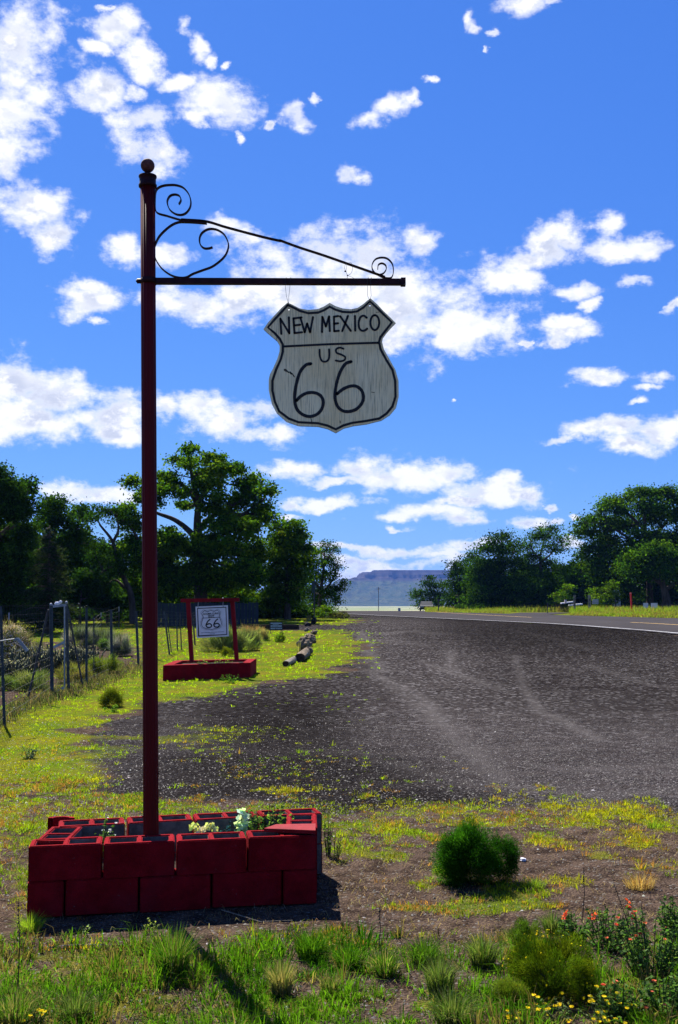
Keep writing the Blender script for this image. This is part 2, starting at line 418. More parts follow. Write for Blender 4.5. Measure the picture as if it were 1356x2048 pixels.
PATCH = [(780,1668,130,30),(930,1640,130,22),(1100,1650,160,28),(1260,1660,160,40),(880,1755,60,26),(1010,1790,110,28),(1110,1690,90,22),(1300,1700,120,50),(690,1640,50,20),(700,1700,50,26),(870,1690,40,22),
         (20,1700,60,50),(30,1790,50,50),(1180,1760,120,20),(90,1620,140,40),(250,1600,160,30),(420,1585,170,22),(350,1500,60,16),(380,1530,70,14),(740,1720,70,20),(900,1820,160,14),(560,1620,50,16)]
GARDEN = gpts([(-500,1600),(0,1445),(60,1405),(120,1388),(180,1368),(285,1334),(285,1296),(120,1284),(0,1284),(-500,1300)])
def grass_density(X, Y):
    """how thickly the grass stands, 0..1"""
    x, y = project(X, Y, 0 * X)
    sd = -poly_sd(X, Y, LOT)                        # metres outside the gravel lot
    n1 = fbm(X * 1.1, Y * 1.1, 4, 21); n2 = fbm(X * 4, Y * 4, 3, 31)
    edge = .25 + .02 * Y
    lawn = sst(sd + (n1 - .5) * 1.6 * np.clip(Y / 12, .5, 2), -edge, edge * 1.2)
    up = Y > 8.35
    d = np.where(up, lawn, 0)
    sparse = sst(n1, .50, .62) * sst(X, 1.5, -2.5) * sst(Y, 22, 14) * .55      # thin grass creeping into the lot on the left
    d = np.maximum(d, np.where(up, sparse, 0))
    p = blobs(X, Y, PATCH)
    lowd = sst(p + (n1 - .5) * 1.8 + (n2 - .5) * 2.6, .62, 1.35)
    left = sst(x, 240, 60) * sst(y, 1880, 1660) * sst(n1, .32, .5) * .9
    bottom = sst(y + (n1 - .5) * 130, 1855, 1915) * sst(n1 * .45 + n2 * .55, .34, .50)
    low = np.maximum(np.maximum(lowd, left), bottom)
    d = np.where(up, np.maximum(d, lowd * (Y < 10.5)), low)
    n3 = fbm(X * 9, Y * 9, 2, 41); k = sst(n2 * .6 + n3 * .4, .36, .56); d = d * np.where(up & (Y > 10.5), .7 + .3 * k, .30 + .70 * k)
    bare = sst(poly_sd(X, Y, GARDEN) + (n1 - .5) * 1.5, -.3, .5); d = d * (1 - .8 * bare)
    return np.clip(d, 0, 1), sd
# ------------------------------------------------------------------ ground sheet
ys = np.concatenate([np.arange(3400, 2300, -60.), np.arange(2300, 1700, -5), np.arange(1700, 1300, -2.5), np.arange(1300, 1222, -1.)])
Yr = []
for q in ys:
    Yr.append(float(G(678., float(q))[1]))
Yr = [-40., -15, -5, 0, .8] + sorted(Yr)
y_ = Yr[-1]
while y_ < 16000: y_ *= 1.035; Yr.append(y_)
Yr = np.array(Yr)
us = np.concatenate([-np.geomspace(8, .66, 26), np.arange(-.64, .64, .0036), np.geomspace(.66, 8, 26)])
YY, UU = np.meshgrid(Yr, us, indexing='ij'); XX = UU * np.maximum(YY, 6 - .45 * np.minimum(YY, 0) + 0)
ZZ = gz(XX, YY)
gd, sdl = grass_density(XX, YY)
gravel = sst(-sdl + (fbm(XX * 1.3, YY * 1.3, 4, 3) - .5) * .9 * np.clip(YY / 10, .6, 3), -.35, .35)
track = np.zeros_like(XX)
for pts, w, s in TRW:
    ww = w * .5 * (.7 + .6 * fbm(XX * 1.5, YY * 1.5, 3, 8))
    track = np.maximum(track, s * np.exp(-(pline_dist(XX, YY, pts) / ww) ** 2) * (.5 + .8 * fbm(XX * 5, YY * 5, 3, 4)))
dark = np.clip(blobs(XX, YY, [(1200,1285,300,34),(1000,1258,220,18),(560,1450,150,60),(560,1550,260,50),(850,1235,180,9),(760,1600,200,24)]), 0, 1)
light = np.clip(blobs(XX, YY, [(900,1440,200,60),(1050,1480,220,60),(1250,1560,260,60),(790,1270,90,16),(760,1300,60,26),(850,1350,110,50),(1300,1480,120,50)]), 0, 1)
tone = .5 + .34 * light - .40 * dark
nr, nc = XX.shape; idx = np.arange(nr * nc).reshape(nr, nc)
q = np.stack([idx[:-1, :-1], idx[:-1, 1:], idx[1:, 1:], idx[1:, :-1]], -1).reshape(-1, 4)
def f_ground(b):
    p = wpos()
    n1 = NZ(p, .9, 6, .6).outputs[0]; n2 = NZ(p, 6, 6, .65).outputs[0]; fine = NZ(p, 55, 5, .75).outputs[0]; grit = NZ(p, 260, 3, .7).outputs[0]
    vor = N('ShaderNodeTexVoronoi', feature='F1'); L(p, vor.inputs['Vector']); vor.inputs['Scale'].default_value = 62
    sv = N('ShaderNodeSeparateColor'); L(vor.outputs['Color'], sv.inputs[0])
    # gravel: dark crushed lava with a few pale chips
    vor2 = N('ShaderNodeTexVoronoi', feature='F1'); L(p, vor2.inputs['Vector']); vor2.inputs['Scale'].default_value = 17
    sv2 = N('ShaderNodeSeparateColor'); L(vor2.outputs['Color'], sv2.inputs[0])
    coarse = MR(attr('dist'), 9, 22)
    g = mixc(sv.outputs[0], (.006, .005, .0055), (.064, .057, .058))
    g = mixc(MR(sv.outputs[1], .91, .97), g, (.20, .185, .18))
    gf = mixc(sv2.outputs[0], (.006, .005, .005), (.050, .044, .044)); gf = mixc(MR(sv2.outputs[1], .84, .95), gf, (.17, .16, .16))
    g = mixc(coarse, g, gf)
    strk = NZ(VM('MULTIPLY', p, (.35, 2.2, 1)), .9, 7, .7).outputs[0]
    g = mixc(M('MULTIPLY', MR(strk, .50, .72), .45), g, (.075, .066, .062)); g = mixc(M('MULTIPLY', MR(strk, .48, .28), .6), g, (.010, .008, .008))
    g = mixc(M('MULTIPLY', MR(n2, .4, .75), .5), g, (.050, .040, .036))
    g = mixc(M('MULTIPLY', M('ADD', attr('track'), M('MULTIPLY', MR(NZ(VM('MULTIPLY', p, (1, .35, 1)), 1.4, 7, .7).outputs[0], .5, .8), .30)), .75, clamp=True), g, (.105, .095, .092))
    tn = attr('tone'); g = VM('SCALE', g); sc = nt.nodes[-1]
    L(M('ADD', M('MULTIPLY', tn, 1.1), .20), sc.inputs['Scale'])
    # dirt with dry thatch
    d = mixc(MR(n2, .35, .65), (.022, .015, .013), (.078, .054, .042))
    d = mixc(MR(fine, .5, .72), d, (.19, .135, .085)); d = mixc(MR(sv.outputs[2], .95, .98), d, (.13, .115, .10))
    # turf under the blades
    t = mixc(MR(n1, .35, .65), (.165, .15, .014), (.085, .135, .009)); t = mixc(MR(n2, .50, .68), t, (.06, .08, .008)); t = mixc(MR(fine, .48, .74), t, (.05, .045, .010)); t = mixc(MR(n2, .6, .8), t, (.09, .055, .02))
    gr = M('ADD', attr('gravel'), M('MULTIPLY', M('SUBTRACT', n2, .5), .9)); gr = MR(gr, .3, .7)
    c = mixc(gr, d, g)
    tf = M('ADD', attr('turf'), M('MULTIPLY', M('SUBTRACT', fine, .5), 1.1)); c = mixc(M('MULTIPLY', MR(tf, .35, .75), .9), c, t)
    # the far plain
    far = MR(attr('dist'), 250, 900)
    bands = NZ(VM('MULTIPLY', p, (.0016, .006, 0)), 1.0, 4, .6).outputs[0]
    pl = ramp(bands, [(.36, (.08, .13, .045)), (.48, (.13, .18, .06)), (.56, (.40, .34, .22)), (.66, (.10, .16, .055))])
    c = mixc(far, c, pl)
    L(c, b.inputs['Base Color'])
    h = M('ADD', M('MULTIPLY', vor.outputs['Distance'], -1.0), M('MULTIPLY', grit, .25)); h = M('ADD', h, M('MULTIPLY', n2, .5))
    bump(b, h, .02, .8)
M_ground = material('ground_gravel_dirt_turf', f_ground, 1., 0.)
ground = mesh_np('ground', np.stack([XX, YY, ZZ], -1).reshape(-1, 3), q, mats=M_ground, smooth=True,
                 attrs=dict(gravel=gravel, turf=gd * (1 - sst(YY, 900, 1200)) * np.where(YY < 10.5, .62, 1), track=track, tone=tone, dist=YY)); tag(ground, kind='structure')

# ------------------------------------------------------------------ the highway and its markings
def road_line(pxs, y_far):
    """polyline of an edge of the road from image points, lengthened both ways"""
    w = gpts(pxs); return w
w0 = gpts([(956,1241),(1356,1268)]); e0 = gpts([(956,1226.2),(1356,1237.2)]); yl0 = gpts([(1063,1235.7),(1356,1251)])
def edge(w, Y):   # x at depth Y on the straight line w
    (x0, y0), (x1, y1) = w; return x0 + (x1 - x0) * (Y - y0) / (y1 - y0)
YR = np.concatenate([np.arange(12, 112, 1.5), np.arange(112, 240, 8)])
bend = lambda Y: .0012 * np.maximum(Y - 75, 0) ** 2 * 1.0      # the road swings off to the right at the crest
def strip(name, xl, xr, lift, mat, Ys=YR, nx=1):
    v = []; 
    for Y in Ys:
        a, b = xl(Y), xr(Y)
        for k in range(nx + 1):
            X = a + (b - a) * k / nx; v.append((X, Y, float(gz(X, Y)) + lift))
    v = np.array(v); n = nx + 1; m = len(Ys); ii = np.arange(m * n).reshape(m, n)
    qq = np.stack([ii[:-1, :-1], ii[:-1, 1:], ii[1:, 1:], ii[1:, :-1]], -1).reshape(-1, 4)
    return tag(mesh_np(name, v, qq, mats=mat, smooth=True), kind='structure')
XW = lambda Y: edge(w0, Y) + bend(Y)
XY_ = lambda Y: edge(yl0, Y) + bend(Y)
XE = lambda Y: max(edge(e0, Y), XW(Y) + 6.5) + bend(Y) if Y > 75 else edge(e0, Y)
def f_road(b):
    p = wpos(); a = NZ(VM('MULTIPLY', p, (1, .25, 1)), .8, 6, .6).outputs[0]; g = NZ(p, 30, 4, .7).outputs[0]
    c = mixc(a, (.030, .028, .030), (.062, .057, .06)); c = mixc(MR(g, .55, .8), c, (.10, .094, .097))
    L(c, b.inputs['Base Color']); bump(b, g, .006)
M_road = material('worn_asphalt', f_road, 1., 0.)
M_wl = worn('white_road_paint', (.28, .28, .29), (.5, .5, .51), 3, .7, .3, 0)
M_yl = worn('yellow_road_paint', (.42, .25, .06), (.6, .38, .10), 3, .7, .3, 0)
strip('road', lambda Y: XW(Y) - .35, XE, .03, M_road, nx=10)
strip('white_edge_line', lambda Y: XW(Y) - .065, lambda Y: XW(Y) + .065, .036, M_wl)
def yline(a, b):
    strip('yellow_centre_line', lambda Y: XY_(Y) - .08, lambda Y: XY_(Y) + .08, .037, M_yl, np.linspace(a, b, 12))
Ya = yl0[1][1]; Yb = gpts([(1290,1246)])[0][1]; Yc = yl0[0][1]
yline(14, Yb); yline(Yc, 112)

# ------------------------------------------------------------------ mesa on the horizon, built of cliff and talus
mx_ = np.concatenate([np.linspace(-1500, -250, 40), np.linspace(-240, 1300, 260), np.linspace(1320, 4500, 80)]); my_ = np.concatenate([np.linspace(3300, 4500, 200), np.linspace(4520, 6000, 30)])
MX, MY = np.meshgrid(mx_, my_)
def mesa_sd(X, Y):
    front = 4050 + 90 * (fbm(X / 160, X * 0 + 1, 4, 3) - .5) - .06 * (X - 90)
    left = 104 + 60 * (fbm(Y / 140, Y * 0, 3, 6) - .5)
    return np.minimum(Y - front, (X - left) * .9)
msd = mesa_sd(MX, MY)
gul = fbm(MX / 45, MY / 160, 5, 14); gul2 = fbm(MX / 14, MY / 40, 3, 19)
def prof(d):
    t = np.clip((d + 620) / 600, 0, 1)
    return np.where(d < -20, 110 * t ** 1.6, 110 + 0 * d) + np.where(d > -20, 14 * sst(d, -20, -12) , 0) + 8 * sst(d, -6, 4) + 8 * sst(d, 8, 16) + 6 * sst(d, 20, 800)
H = prof(msd + (gul - .5) * 60 * sst(msd, -500, -40) * 1.0)
H += (gul - .5) * 26 * sst(msd, -560, -300) * sst(msd, 0, -60) + (gul2 - .5) * 7 * sst(msd, -560, -300) * sst(msd, 20, -20)
left_ridge = 34 * sst(MX, -700, 60) * sst(MY, 3700, 4150) * (.8 + .4 * fbm(MX / 120, MY / 120, 3, 2))
H = np.maximum(H, left_ridge) - 16.5 + .0
mi = np.arange(MX.size).reshape(MX.shape)
mq = np.stack([mi[:-1, :-1], mi[:-1, 1:], mi[1:, 1:], mi[1:, :-1]], -1).reshape(-1, 4)
def f_mesa(b):
    p = wpos(); geo = N('ShaderNodeNewGeometry'); sn = N('ShaderNodeSeparateXYZ'); L(geo.outputs['Normal'], sn.inputs[0])
    h = attr('hgt'); a = NZ(p, .03, 6, .65).outputs[0]; g = NZ(p, .12, 4, .7).outputs[0]
    band = NZ(VM('MULTIPLY', p, (.002, .002, .12)), 1, 3).outputs[0]
    rock = mixc(MR(band, .4, .6), (.022, .016, .018), (.045, .034, .032))
    tal = mixc(MR(a, .4, .6), (.050, .062, .022), (.022, .042, .012)); tal = mixc(MR(g, .52, .60), tal, (.007, .013, .007))
    c = mixc(MR(h, 90, 104), tal, rock)
    c = mixc(MR(M('ADD', h, M('MULTIPLY', a, 10)), 10, 4), c, (.008, .014, .008))  # dark foot of the mesa: a cloud shadow painted into the colour
    L(c, b.inputs['Base Color'])
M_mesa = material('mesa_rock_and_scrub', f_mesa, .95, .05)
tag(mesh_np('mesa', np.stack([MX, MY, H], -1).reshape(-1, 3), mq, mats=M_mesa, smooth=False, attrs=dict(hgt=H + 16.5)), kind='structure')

# ================================================================== main sign post
YP = 6.31
def crop1(x, y): return 500 + x / 4.109, 480 + y / 4.109          # reading positions off two enlarged views of the photograph
def crop2(x, y): return 240 + x / 4.2375, 300 + y / 4.2375
g0 = GV(302, 1690); base = Vector((P(302, 1668, YP).x, YP, float(gz(-1.1, YP)) - .05))
post = empty('sign_post', base, 'tall fluted dark red pole with ball top and scrolled iron arm, in the block planter', 'sign post')
def on(x, y, Y=YP): return P(x, y, Y)
p_top = on(295.5, 366); p_bot = on(302, 1668); ax = (p_top - p_bot).normalized()
mb = MB(); nseg = 96; zs = [p_bot + ax * t for t in (-.52, 0, .6, 1.2, 2.0, 2.8, (p_top - p_bot).length)]
u = ax.cross(Vector((0, 1, 0))).normalized(); w = ax.cross(u)
for k, c in enumerate(zs):
    for j in range(nseg):
        a = 2 * math.pi * j / nseg; fl = .0457 - .0030 * (0.5 + .5 * math.cos(14 * a)) ** 2.2
        mb.v.append(tuple(c + (u * math.cos(a) + w * math.sin(a)) * fl))
mb.f = [(i*nseg+j, i*nseg+(j+1)%nseg, (i+1)*nseg+(j+1)%nseg, (i+1)*nseg+j) for i in range(len(zs)-1) for j in range(nseg)] + [tuple((len(zs)-1)*nseg+j for j in range(nseg))]
mb.m = [0] * len(mb.f); mb.build('pole', M_redpole, post, True)
def ring(c0, c1, prof, name, mat, n=32, par=post):
    m = MB(); pts = [c0.lerp(c1, t) for t, _ in prof]; m.tube(pts, [r for _, r in prof], n); return m.build(name, mat, par, True)
ctop = on(295.0, 353)
cb = p_top - ax * .03
ring(cb, cb + ax * .075, [(0, .047), (.05, .056), (.22, .057), (.25, .051), (.85, .051), (.88, .056), (1, .056), (1.01, .03)], 'collar', M_iron)
ring(cb + ax * .07, cb + ax * .11, [(0, .035), (.4, .018), (1, .018)], 'neck', M_iron)
m = MB(); m.ball(cb + ax * .142, .0435, 24); m.build('ball_finial', M_ball, post, True)
# arm
m = MB(); a0, a1 = on(303, 562.5), on(806, 564.3); m.beam(a0, a1, .036, .036, (0, 1, 0)); m.build('crossbar', M_iron, post)
m = MB(); m.beam(on(801.5, 564.3), on(811, 564.3), .046, .046); m.build('end_cap', M_iron, post)
m = MB(); c = on(297.5, 562.5); m.tube([c - ax * .018, c + ax * .018], .050, 32); m.build('clamp_band', M_iron, post, True)
for (x, y, s) in ((275.5, 562, .016), (308, 806, .012), (309, 905, .013), (316, 1547, .008), (288, 1632, .010)):
    m = MB(); c = on(x, y); d = .02 if x > 296 else -.02
    m.tube([c - Vector((d, 0, 0)), c + Vector((.004 if d > 0 else -.004, 0, 0))], s, 6); m.tube([c, c + Vector((d * .5, 0, 0))], s * .5, 6)
    m.build('bolt', M_iron, post)
def scroll(name, pts, conv, th=.0065, wid=.026):
    m = MB(); q = [on(*conv(x, y)) for x, y in pts]; m.strap([Vector(v) for v in smooth_line(q, 7)], th, wid); return m.build(name, M_iron, post)
scroll('upper_scroll', [(500,460),(517,425),(503,390),(465,378),(425,390),(402,430),(407,475),(430,515),(475,545),(525,550),(565,530),(595,485),(600,430),(580,370),(535,320),(480,300),(430,297),(370,303),(325,322),(303,355),(297,420),(299,500),(322,537),(400,560),(500,590),(560,599),(730,606)], crop2)
scroll('diagonal_strap', [crop2(520,590),crop2(730,606),crop2(900,655),crop2(1200,735),crop2(1356,770),crop1(250,5),crop1(400,60),crop1(600,125),crop1(800,195),crop1(1000,265),crop1(1110,305)], lambda x, y: (x, y), .009)
scroll('heart_scroll', [(735,624),(640,616),(560,612),(490,615),(420,650),(340,725),(300,800),(287,860),(302,925),(350,1000),(420,1055),(490,1080),(560,1080),(620,1050),(700,1020),(780,990),(850,940),(895,890),(918,830),(915,780),(885,720),(840,685),(790,670),(740,675),(695,705),(675,750),(680,800),(710,832),(750,835),(785,825)], crop2, .0075)
scroll('tip_scroll', [(1040,280),(1090,306),(1140,314),(1165,305),(1178,265),(1170,200),(1130,155),(1080,145),(1030,160),(1003,205),(1010,250),(1045,283),(1090,278),(1118,245),(1115,210),(1085,192),(1055,205),(1050,240)], crop1, .005)

# hanging shield sign
OUT = [(310,517),(350,535),(410,566),(480,578),(560,570),(610,548),(655,520),(700,545),(760,565),(830,572),(885,560),(930,530),(965,500),(990,482),(1050,536),(1090,580),(1150,638),(1197,685),(1160,722),(1120,768),(1093,805),(1085,840),(1100,900),(1150,990),(1195,1070),(1220,1160),(1222,1290),(1200,1380),(1150,1440),(1080,1485),(960,1515),(850,1530),(770,1550),(705,1588),(640,1555),(560,1535),(400,1530),(300,1495),(220,1425),(180,1350),(155,1240),(155,1150),(165,1105),(190,1060),(225,980),(243,920),(245,870),(225,835),(185,800),(140,762),(112,735),(150,680),(200,625),(260,560)]
INN = [(312,538),(360,560),(410,586),(480,605),(560,600),(610,580),(655,552),(700,575),(760,594),(830,598),(880,590),(930,560),(985,508),(1050,568),(1100,618),(1165,680),(1100,765),(1070,805),(1060,840),(1072,900),(1120,990),(1170,1070),(1192,1160),(1195,1290),(1170,1370),(1120,1430),(1060,1470),(950,1490),(840,1505),(770,1525),(705,1558),(640,1528),(560,1508),(400,1500),(320,1470),(240,1410),(205,1330),(185,1240),(185,1160),(215,1070),(255,980),(270,920),(270,862),(245,815),(200,765),(148,722),(200,660),(260,595)]
def s1(x, y, d=0.): v = on(*crop1(x, y)); v.y -= d; return v
def plate(m, outline, holes, y0, y1):
    """solid plate between depths y0 (front) and y1 with through holes"""
    loops = [[Vector((p.x, p.z, 0)) for p in outline]] + [[Vector((p.x, p.z, 0)) for p in h] for h in holes]
    tri = tessellate_polygon(loops); fl = [p for l in loops for p in l]; n = len(fl)
    vs = [(p.x, y0, p.y) for p in fl] + [(p.x, y1, p.y) for p in fl]
    fs = []
    for t in tri:
        a, b, c = (fl[i] for i in t); s_ = (b - a).cross(c - a).z
        t = t if s_ > 0 else t[::-1]
        fs += [tuple(t), tuple(i + n for i in t[::-1])]
    m.add(vs, fs); nf = len(fs); k = 0; side = []
    for l in loops:
        q = len(l); side += [(k + i, k + (i + 1) % q, k + (i + 1) % q + n, k + i + n) for i in range(q)]; k += q
    mi = m.mi; m.mi = 1 if holes or True else mi
    b = len(m.v) - 2 * n; m.f += [tuple(i + b for i in f) for f in side]; m.m += [1] * len(side); m.mi = mi
shield = empty('shield_sign', Vector((s1(655, 1000).x, YP, s1(655, 1000).z)), 'weathered cream shield-shaped board lettered NEW MEXICO US 66, hanging from the iron arm', 'sign')
holes = [[s1(cx + 9 * math.cos(a), cy + 9 * math.sin(a)) for a in np.linspace(0, 2 * math.pi, 9)[:-1]] for cx, cy in ((320, 573), (985, 540))]
m = MB(); plate(m, [s1(*p) for p in OUT], holes, YP - .009, YP + .009)
m.build('board', [M_panel, M_paneledge], shield)
def ribbon(m, pts, wd, d, closed=False, sub=5, conv=s1, straight=False, jit=.05):
    """brush stroke wd metres wide lying d in front of the board"""
    if straight or len(pts) == 2:
        q = [np.array(conv(*p, d)) for p in pts]
        if len(pts) == 2: q = [q[0], q[0] * .66 + q[1] * .34, q[0] * .33 + q[1] * .67, q[1]]
    else: q = smooth_line([conv(*p, d) for p in pts], sub)
    n = len(q); vs = []
    for i, p in enumerate(q):
        a, b = q[(i - 1) % n if closed else max(i - 1, 0)], q[(i + 1) % n if closed else min(i + 1, n - 1)]
        t = np.array(b) - np.array(a); t = t / (np.linalg.norm(t) + 1e-9); nn = np.array((-t[2], 0, t[0]))
        h = wd / 2 * (1 + random.uniform(-jit, jit)); vs += [p + nn * h, p - nn * h]
    fs = [(2*i, 2*i+1, 2*i+3, 2*i+2) for i in range(n - 1)] + ([(2*n-2, 2*n-1, 1, 0)] if closed else [])
    m.add([Vector(v) for v in vs], fs)
    if not closed:
        for e in (q[0], q[-1]):
            m.add([Vector(e)] + [Vector(e) + Vector((math.cos(a), 0, math.sin(a))) * wd / 2 for a in np.linspace(0, 2 * math.pi, 11)[:-1]], [(0, i, i % 10 + 1) for i in range(1, 11)])
PX = YP / F                        # metres per photograph pixel on the sign
m = MB(); ribbon(m, INN + [INN[0]], 4.9 * PX, .0105, False, 1, straight=True); m.build('border_line', M_black, shield)
m = MB(); ribbon(m, [(285,878),(480,868),(700,858),(1055,848)], 4.6 * PX, .0108, sub=3); m.build('divider_line', M_black, shield)
LET = {'N': [[(258,775),(250,655)],[(250,650),(322,768)],[(324,770),(320,640)]], 'E': [[(358,648),(366,768)],[(358,648),(424,640)],[(362,706),(412,700)],[(368,768),(428,762)]],
 'W': [[(415,642),(450,762)],[(450,762),(470,690)],[(470,690),(494,762)],[(494,762),(518,638)]], 'M': [[(592,760),(595,635)],[(595,635),(624,715)],[(624,715),(650,632)],[(650,632),(656,752)]],
 'E.': [[(690,634),(692,753)],[(690,634),(724,629)],[(690,692),(724,688)],[(692,753),(730,750)]], 'X': [[(740,630),(828,750)],[(805,628),(758,752)]], 'I': [[(862,628),(865,748)]],
 'C': [[(958,642),(935,626),(908,638),(893,680),(897,725),(917,748),(945,746),(962,732)]], 'O': [[(1025 + 36 * math.sin(a), 682 - 61 * math.cos(a)) for a in np.linspace(0, 2 * math.pi, 13)]],
 'U': [[(572,905),(574,955),(590,995),(620,1003),(645,985),(652,945),(650,902)]], 'S': [[(768,897),(738,888),(708,902),(712,930),(750,945),(782,965),(775,990),(742,1000),(705,994)]]}
for k, st in LET.items():
    m = MB()
    for s_ in st: ribbon(m, s_, (4.4 if k not in 'US' else 4.0) * PX, .0112)
    m.build('painted_letter', M_black, shield)
for s_ in ([(500,1020),(460,1030),(415,1082),(388,1160),(372,1240),(368,1320),(385,1390),(430,1435),(490,1453),(550,1435),(590,1390),(602,1330),(580,1282),(530,1258),(470,1260),(420,1285),(382,1322)],
           [(830,1003),(785,1020),(745,1080),(718,1155),(702,1235),(700,1310),(720,1370),(760,1405),(812,1412),(870,1395),(915,1350),(932,1300),(920,1245),(880,1208),(830,1203),(770,1225),(714,1268)]):
    m = MB(); ribbon(m, s_, 6.5 * PX, .0112); m.build('painted_digit', M_black, shield)
M_scuff = worn('scuffed_grey_mark', (.03, .028, .02), (.12, .11, .08), 80, .9, .1, 0)
m = MB()
for pts, wd in (([(285,1068),(318,1090)], 3.4), ([(330,1088),(340,1104)], 3.), ([(345,1098),(366,1128)], 1.8), ([(740,1490),(742,1505)], 2.), ([(1000,1253),(1020,1256)], 1.6), ([(1038,598),(1058,596)], 1.6), ([(500,1465),(508,1500)], 1.2)):
    m = MB(); ribbon(m, pts, wd * PX, .0099, jit=.5); m.build('scuff_mark', M_scuff, shield)
for hx, hy, tx, loops in ((320, 573, 312, ((292, 305, -6), (330, 312, 8))), (985, 540, 985, ((965, 970, -5), (990, 992, 4)))):
    for x1_, x0_, of in loops:
        m = MB(); m.tube([s1(hx, hy, .012), s1(hx - 2, hy - 40, .014), s1(x0_ + of, 460, .006), s1(x1_, 385, .02), s1(x1_ - 2, 345, .025), s1(x1_ + 6, 312, .012), s1(x1_ + 10, 312, -.02)], .0012, 5, False); m.build('hanging_wire', M_darkmetal, shield)
wt = empty('wire_tangle', s1(790, 300), 'thin wire loop with two dark lumps twisted round the diagonal strap', 'wire')
m = MB(); m.tube(smooth_line([s1(*p, .012) for p in ((785,265),(778,235),(785,200),(795,205),(792,240),(786,262))], 4), .0011, 5); m.tube(smooth_line([s1(*p, .014) for p in ((805,195),(830,192),(842,240),(830,280),(808,298),(840,312),(852,320))], 4), .0011, 5); m.tube([s1(786,262,.012), s1(798,290,.012), s1(800,318,.012)], .0014, 5); m.build('wire', M_darkmetal, wt)
for x, y, r in ((783, 262, .0042), (803, 297, .0034)):
    m = MB(); m.ball(s1(x, y, .013), r * 1.25, 8, (1.4, 1, .9), .25); m.build('lump', M_iron, wt)

# ================================================================== red block planter round the post
TOPZ = .40
def atz(x, y, z):
    a, b, c = ray(x, y); t = (z - EYE) / c; return Vector((float(a * t), float(b * t), z))
gz0 = float(gz(-.9, 5.9)) - .02
FL_, FR_, BR_, BL_ = (atz(x, y, TOPZ) for x, y in ((55,1694),(635,1670),(633,1614),(114,1641)))
planter = empty('block_planter', Vector(((FL_.x + FR_.x) / 2, 6.1, gz0)), 'planter of red painted hollow concrete blocks round the foot of the tall pole', 'planter')
def block_mesh(L_=.399, Wd=.19, Hh=.192, red_in=False, half=False):
    """hollow concrete block: two cells (one when half); material 0 red, 1 bare grey"""
    bm = bmesh.new(); n = 1 if half else 2
    hx = L_ / 2; wy = Wd / 2; web = .032; cw = (L_ - web * (n + 1)) / n
    xs = [-hx]
    for k in range(n): xs += [-hx + web + k * (cw + web), -hx + (k + 1) * (cw + web)]
    xs.append(hx); yy = [-wy, -wy + .031, wy - .031, wy]
    V = {}
    def v(x, y, z):
        k = (round(x, 5), round(y, 5), round(z, 5))
        if k not in V: V[k] = bm.verts.new(k)
        return V[k]
    for i in range(len(xs) - 1):
        for j in range(3):
            hole = (i % 2 == 1) and j == 1
            a, b, c, d = xs[i], xs[i + 1], yy[j], yy[j + 1]
            if not hole:
                bm.faces.new((v(a, c, Hh), v(b, c, Hh), v(b, d, Hh), v(a, d, Hh)))
            else:
                e = .010                      # cells narrow slightly downwards
                for (p, q_) in (((a, c), (b, c)), ((b, c), (b, d)), ((b, d), (a, d)), ((a, d), (a, c))):
                    mx0, my0 = (a + b) / 2, (c + d) / 2; sh = lambda P__: (P__[0] + math.copysign(e, mx0 - P__[0]), P__[1] + math.copysign(e, my0 - P__[1]))
                    p2, q2 = sh(p), sh(q_)
                    f = bm.faces.new((v(*p, Hh), v(*q_, Hh), v(*q2, .02), v(*p2, .02))); f.material_index = 1
                f = bm.faces.new([v(*sh(t), .02) for t in ((a, c), (b, c), (b, d), (a, d))]); f.material_index = 1
    def side(pts):   # pts along the top edge
        for (p, q_) in zip(pts[:-1], pts[1:]):
            bm.faces.new((v(*p, Hh), v(*p, 0), v(*q_, 0), v(*q_, Hh)))
    side([(x, -wy) for x in xs]); side([(hx, y) for y in yy]); 
    nb = len(bm.faces); side([(x, wy) for x in reversed(xs)]); side([(-hx, y) for y in reversed(yy)])
    bm.faces.ensure_lookup_table()
    for f in bm.faces:
        if abs(f.calc_center_median().y - wy) < 1e-4: f.material_index = 1
    bmesh.ops.recalc_face_normals(bm, faces=bm.faces)
    top_e = [e for e in bm.edges if all(abs(q_.co.z - Hh) < 1e-5 for q_ in e.verts) and len(e.link_faces) == 2 and abs(e.link_faces[0].normal.dot(e.link_faces[1].normal)) < .5]
    vert_e = [e for e in bm.edges if abs(e.verts[0].co.z - e.verts[1].co.z) > .1 and all(abs(abs(q_.co.x) - hx) < 1e-4 and abs(abs(q_.co.y) - wy) < 1e-4 for q_ in e.verts)]
    bmesh.ops.bevel(bm, geom=top_e + vert_e, offset=.006, segments=2, affect='EDGES')
    me = bpy.data.meshes.new('block'); bm.to_mesh(me); bm.free(); me.materials.append(M_redblock); me.materials.append(M_concrete); return me
BLK = block_mesh(); HALF = block_mesh(.197, half=True)
def put_block(me, c, ang, z):
    o = link('block', me, parent=planter); o.rotation_euler = (random.uniform(-.008, .008), random.uniform(-.008, .008), ang + random.uniform(-.012, .012))
    o.location = Vector((c.x, c.y, z + random.uniform(-.003, .003))) - planter.location; return o
def row(A, B, items, z, inset, flip, shift=0):
    """blocks along A->B; inset = half a block inwards; items = list of lengths in blocks"""
    d = (B - A); Ln = d.length; d.normalize(); nrm_ = Vector((-d.y, d.x, 0)); tot = sum(items); s_ = 0
    ang = math.atan2(d.y, d.x)
    for it in items:
        c = A + d * (Ln * (s_ + it / 2) / tot) + nrm_ * inset; s_ += it
        put_block(BLK if it > .6 else HALF, c, ang + (math.pi if flip else 0), z)
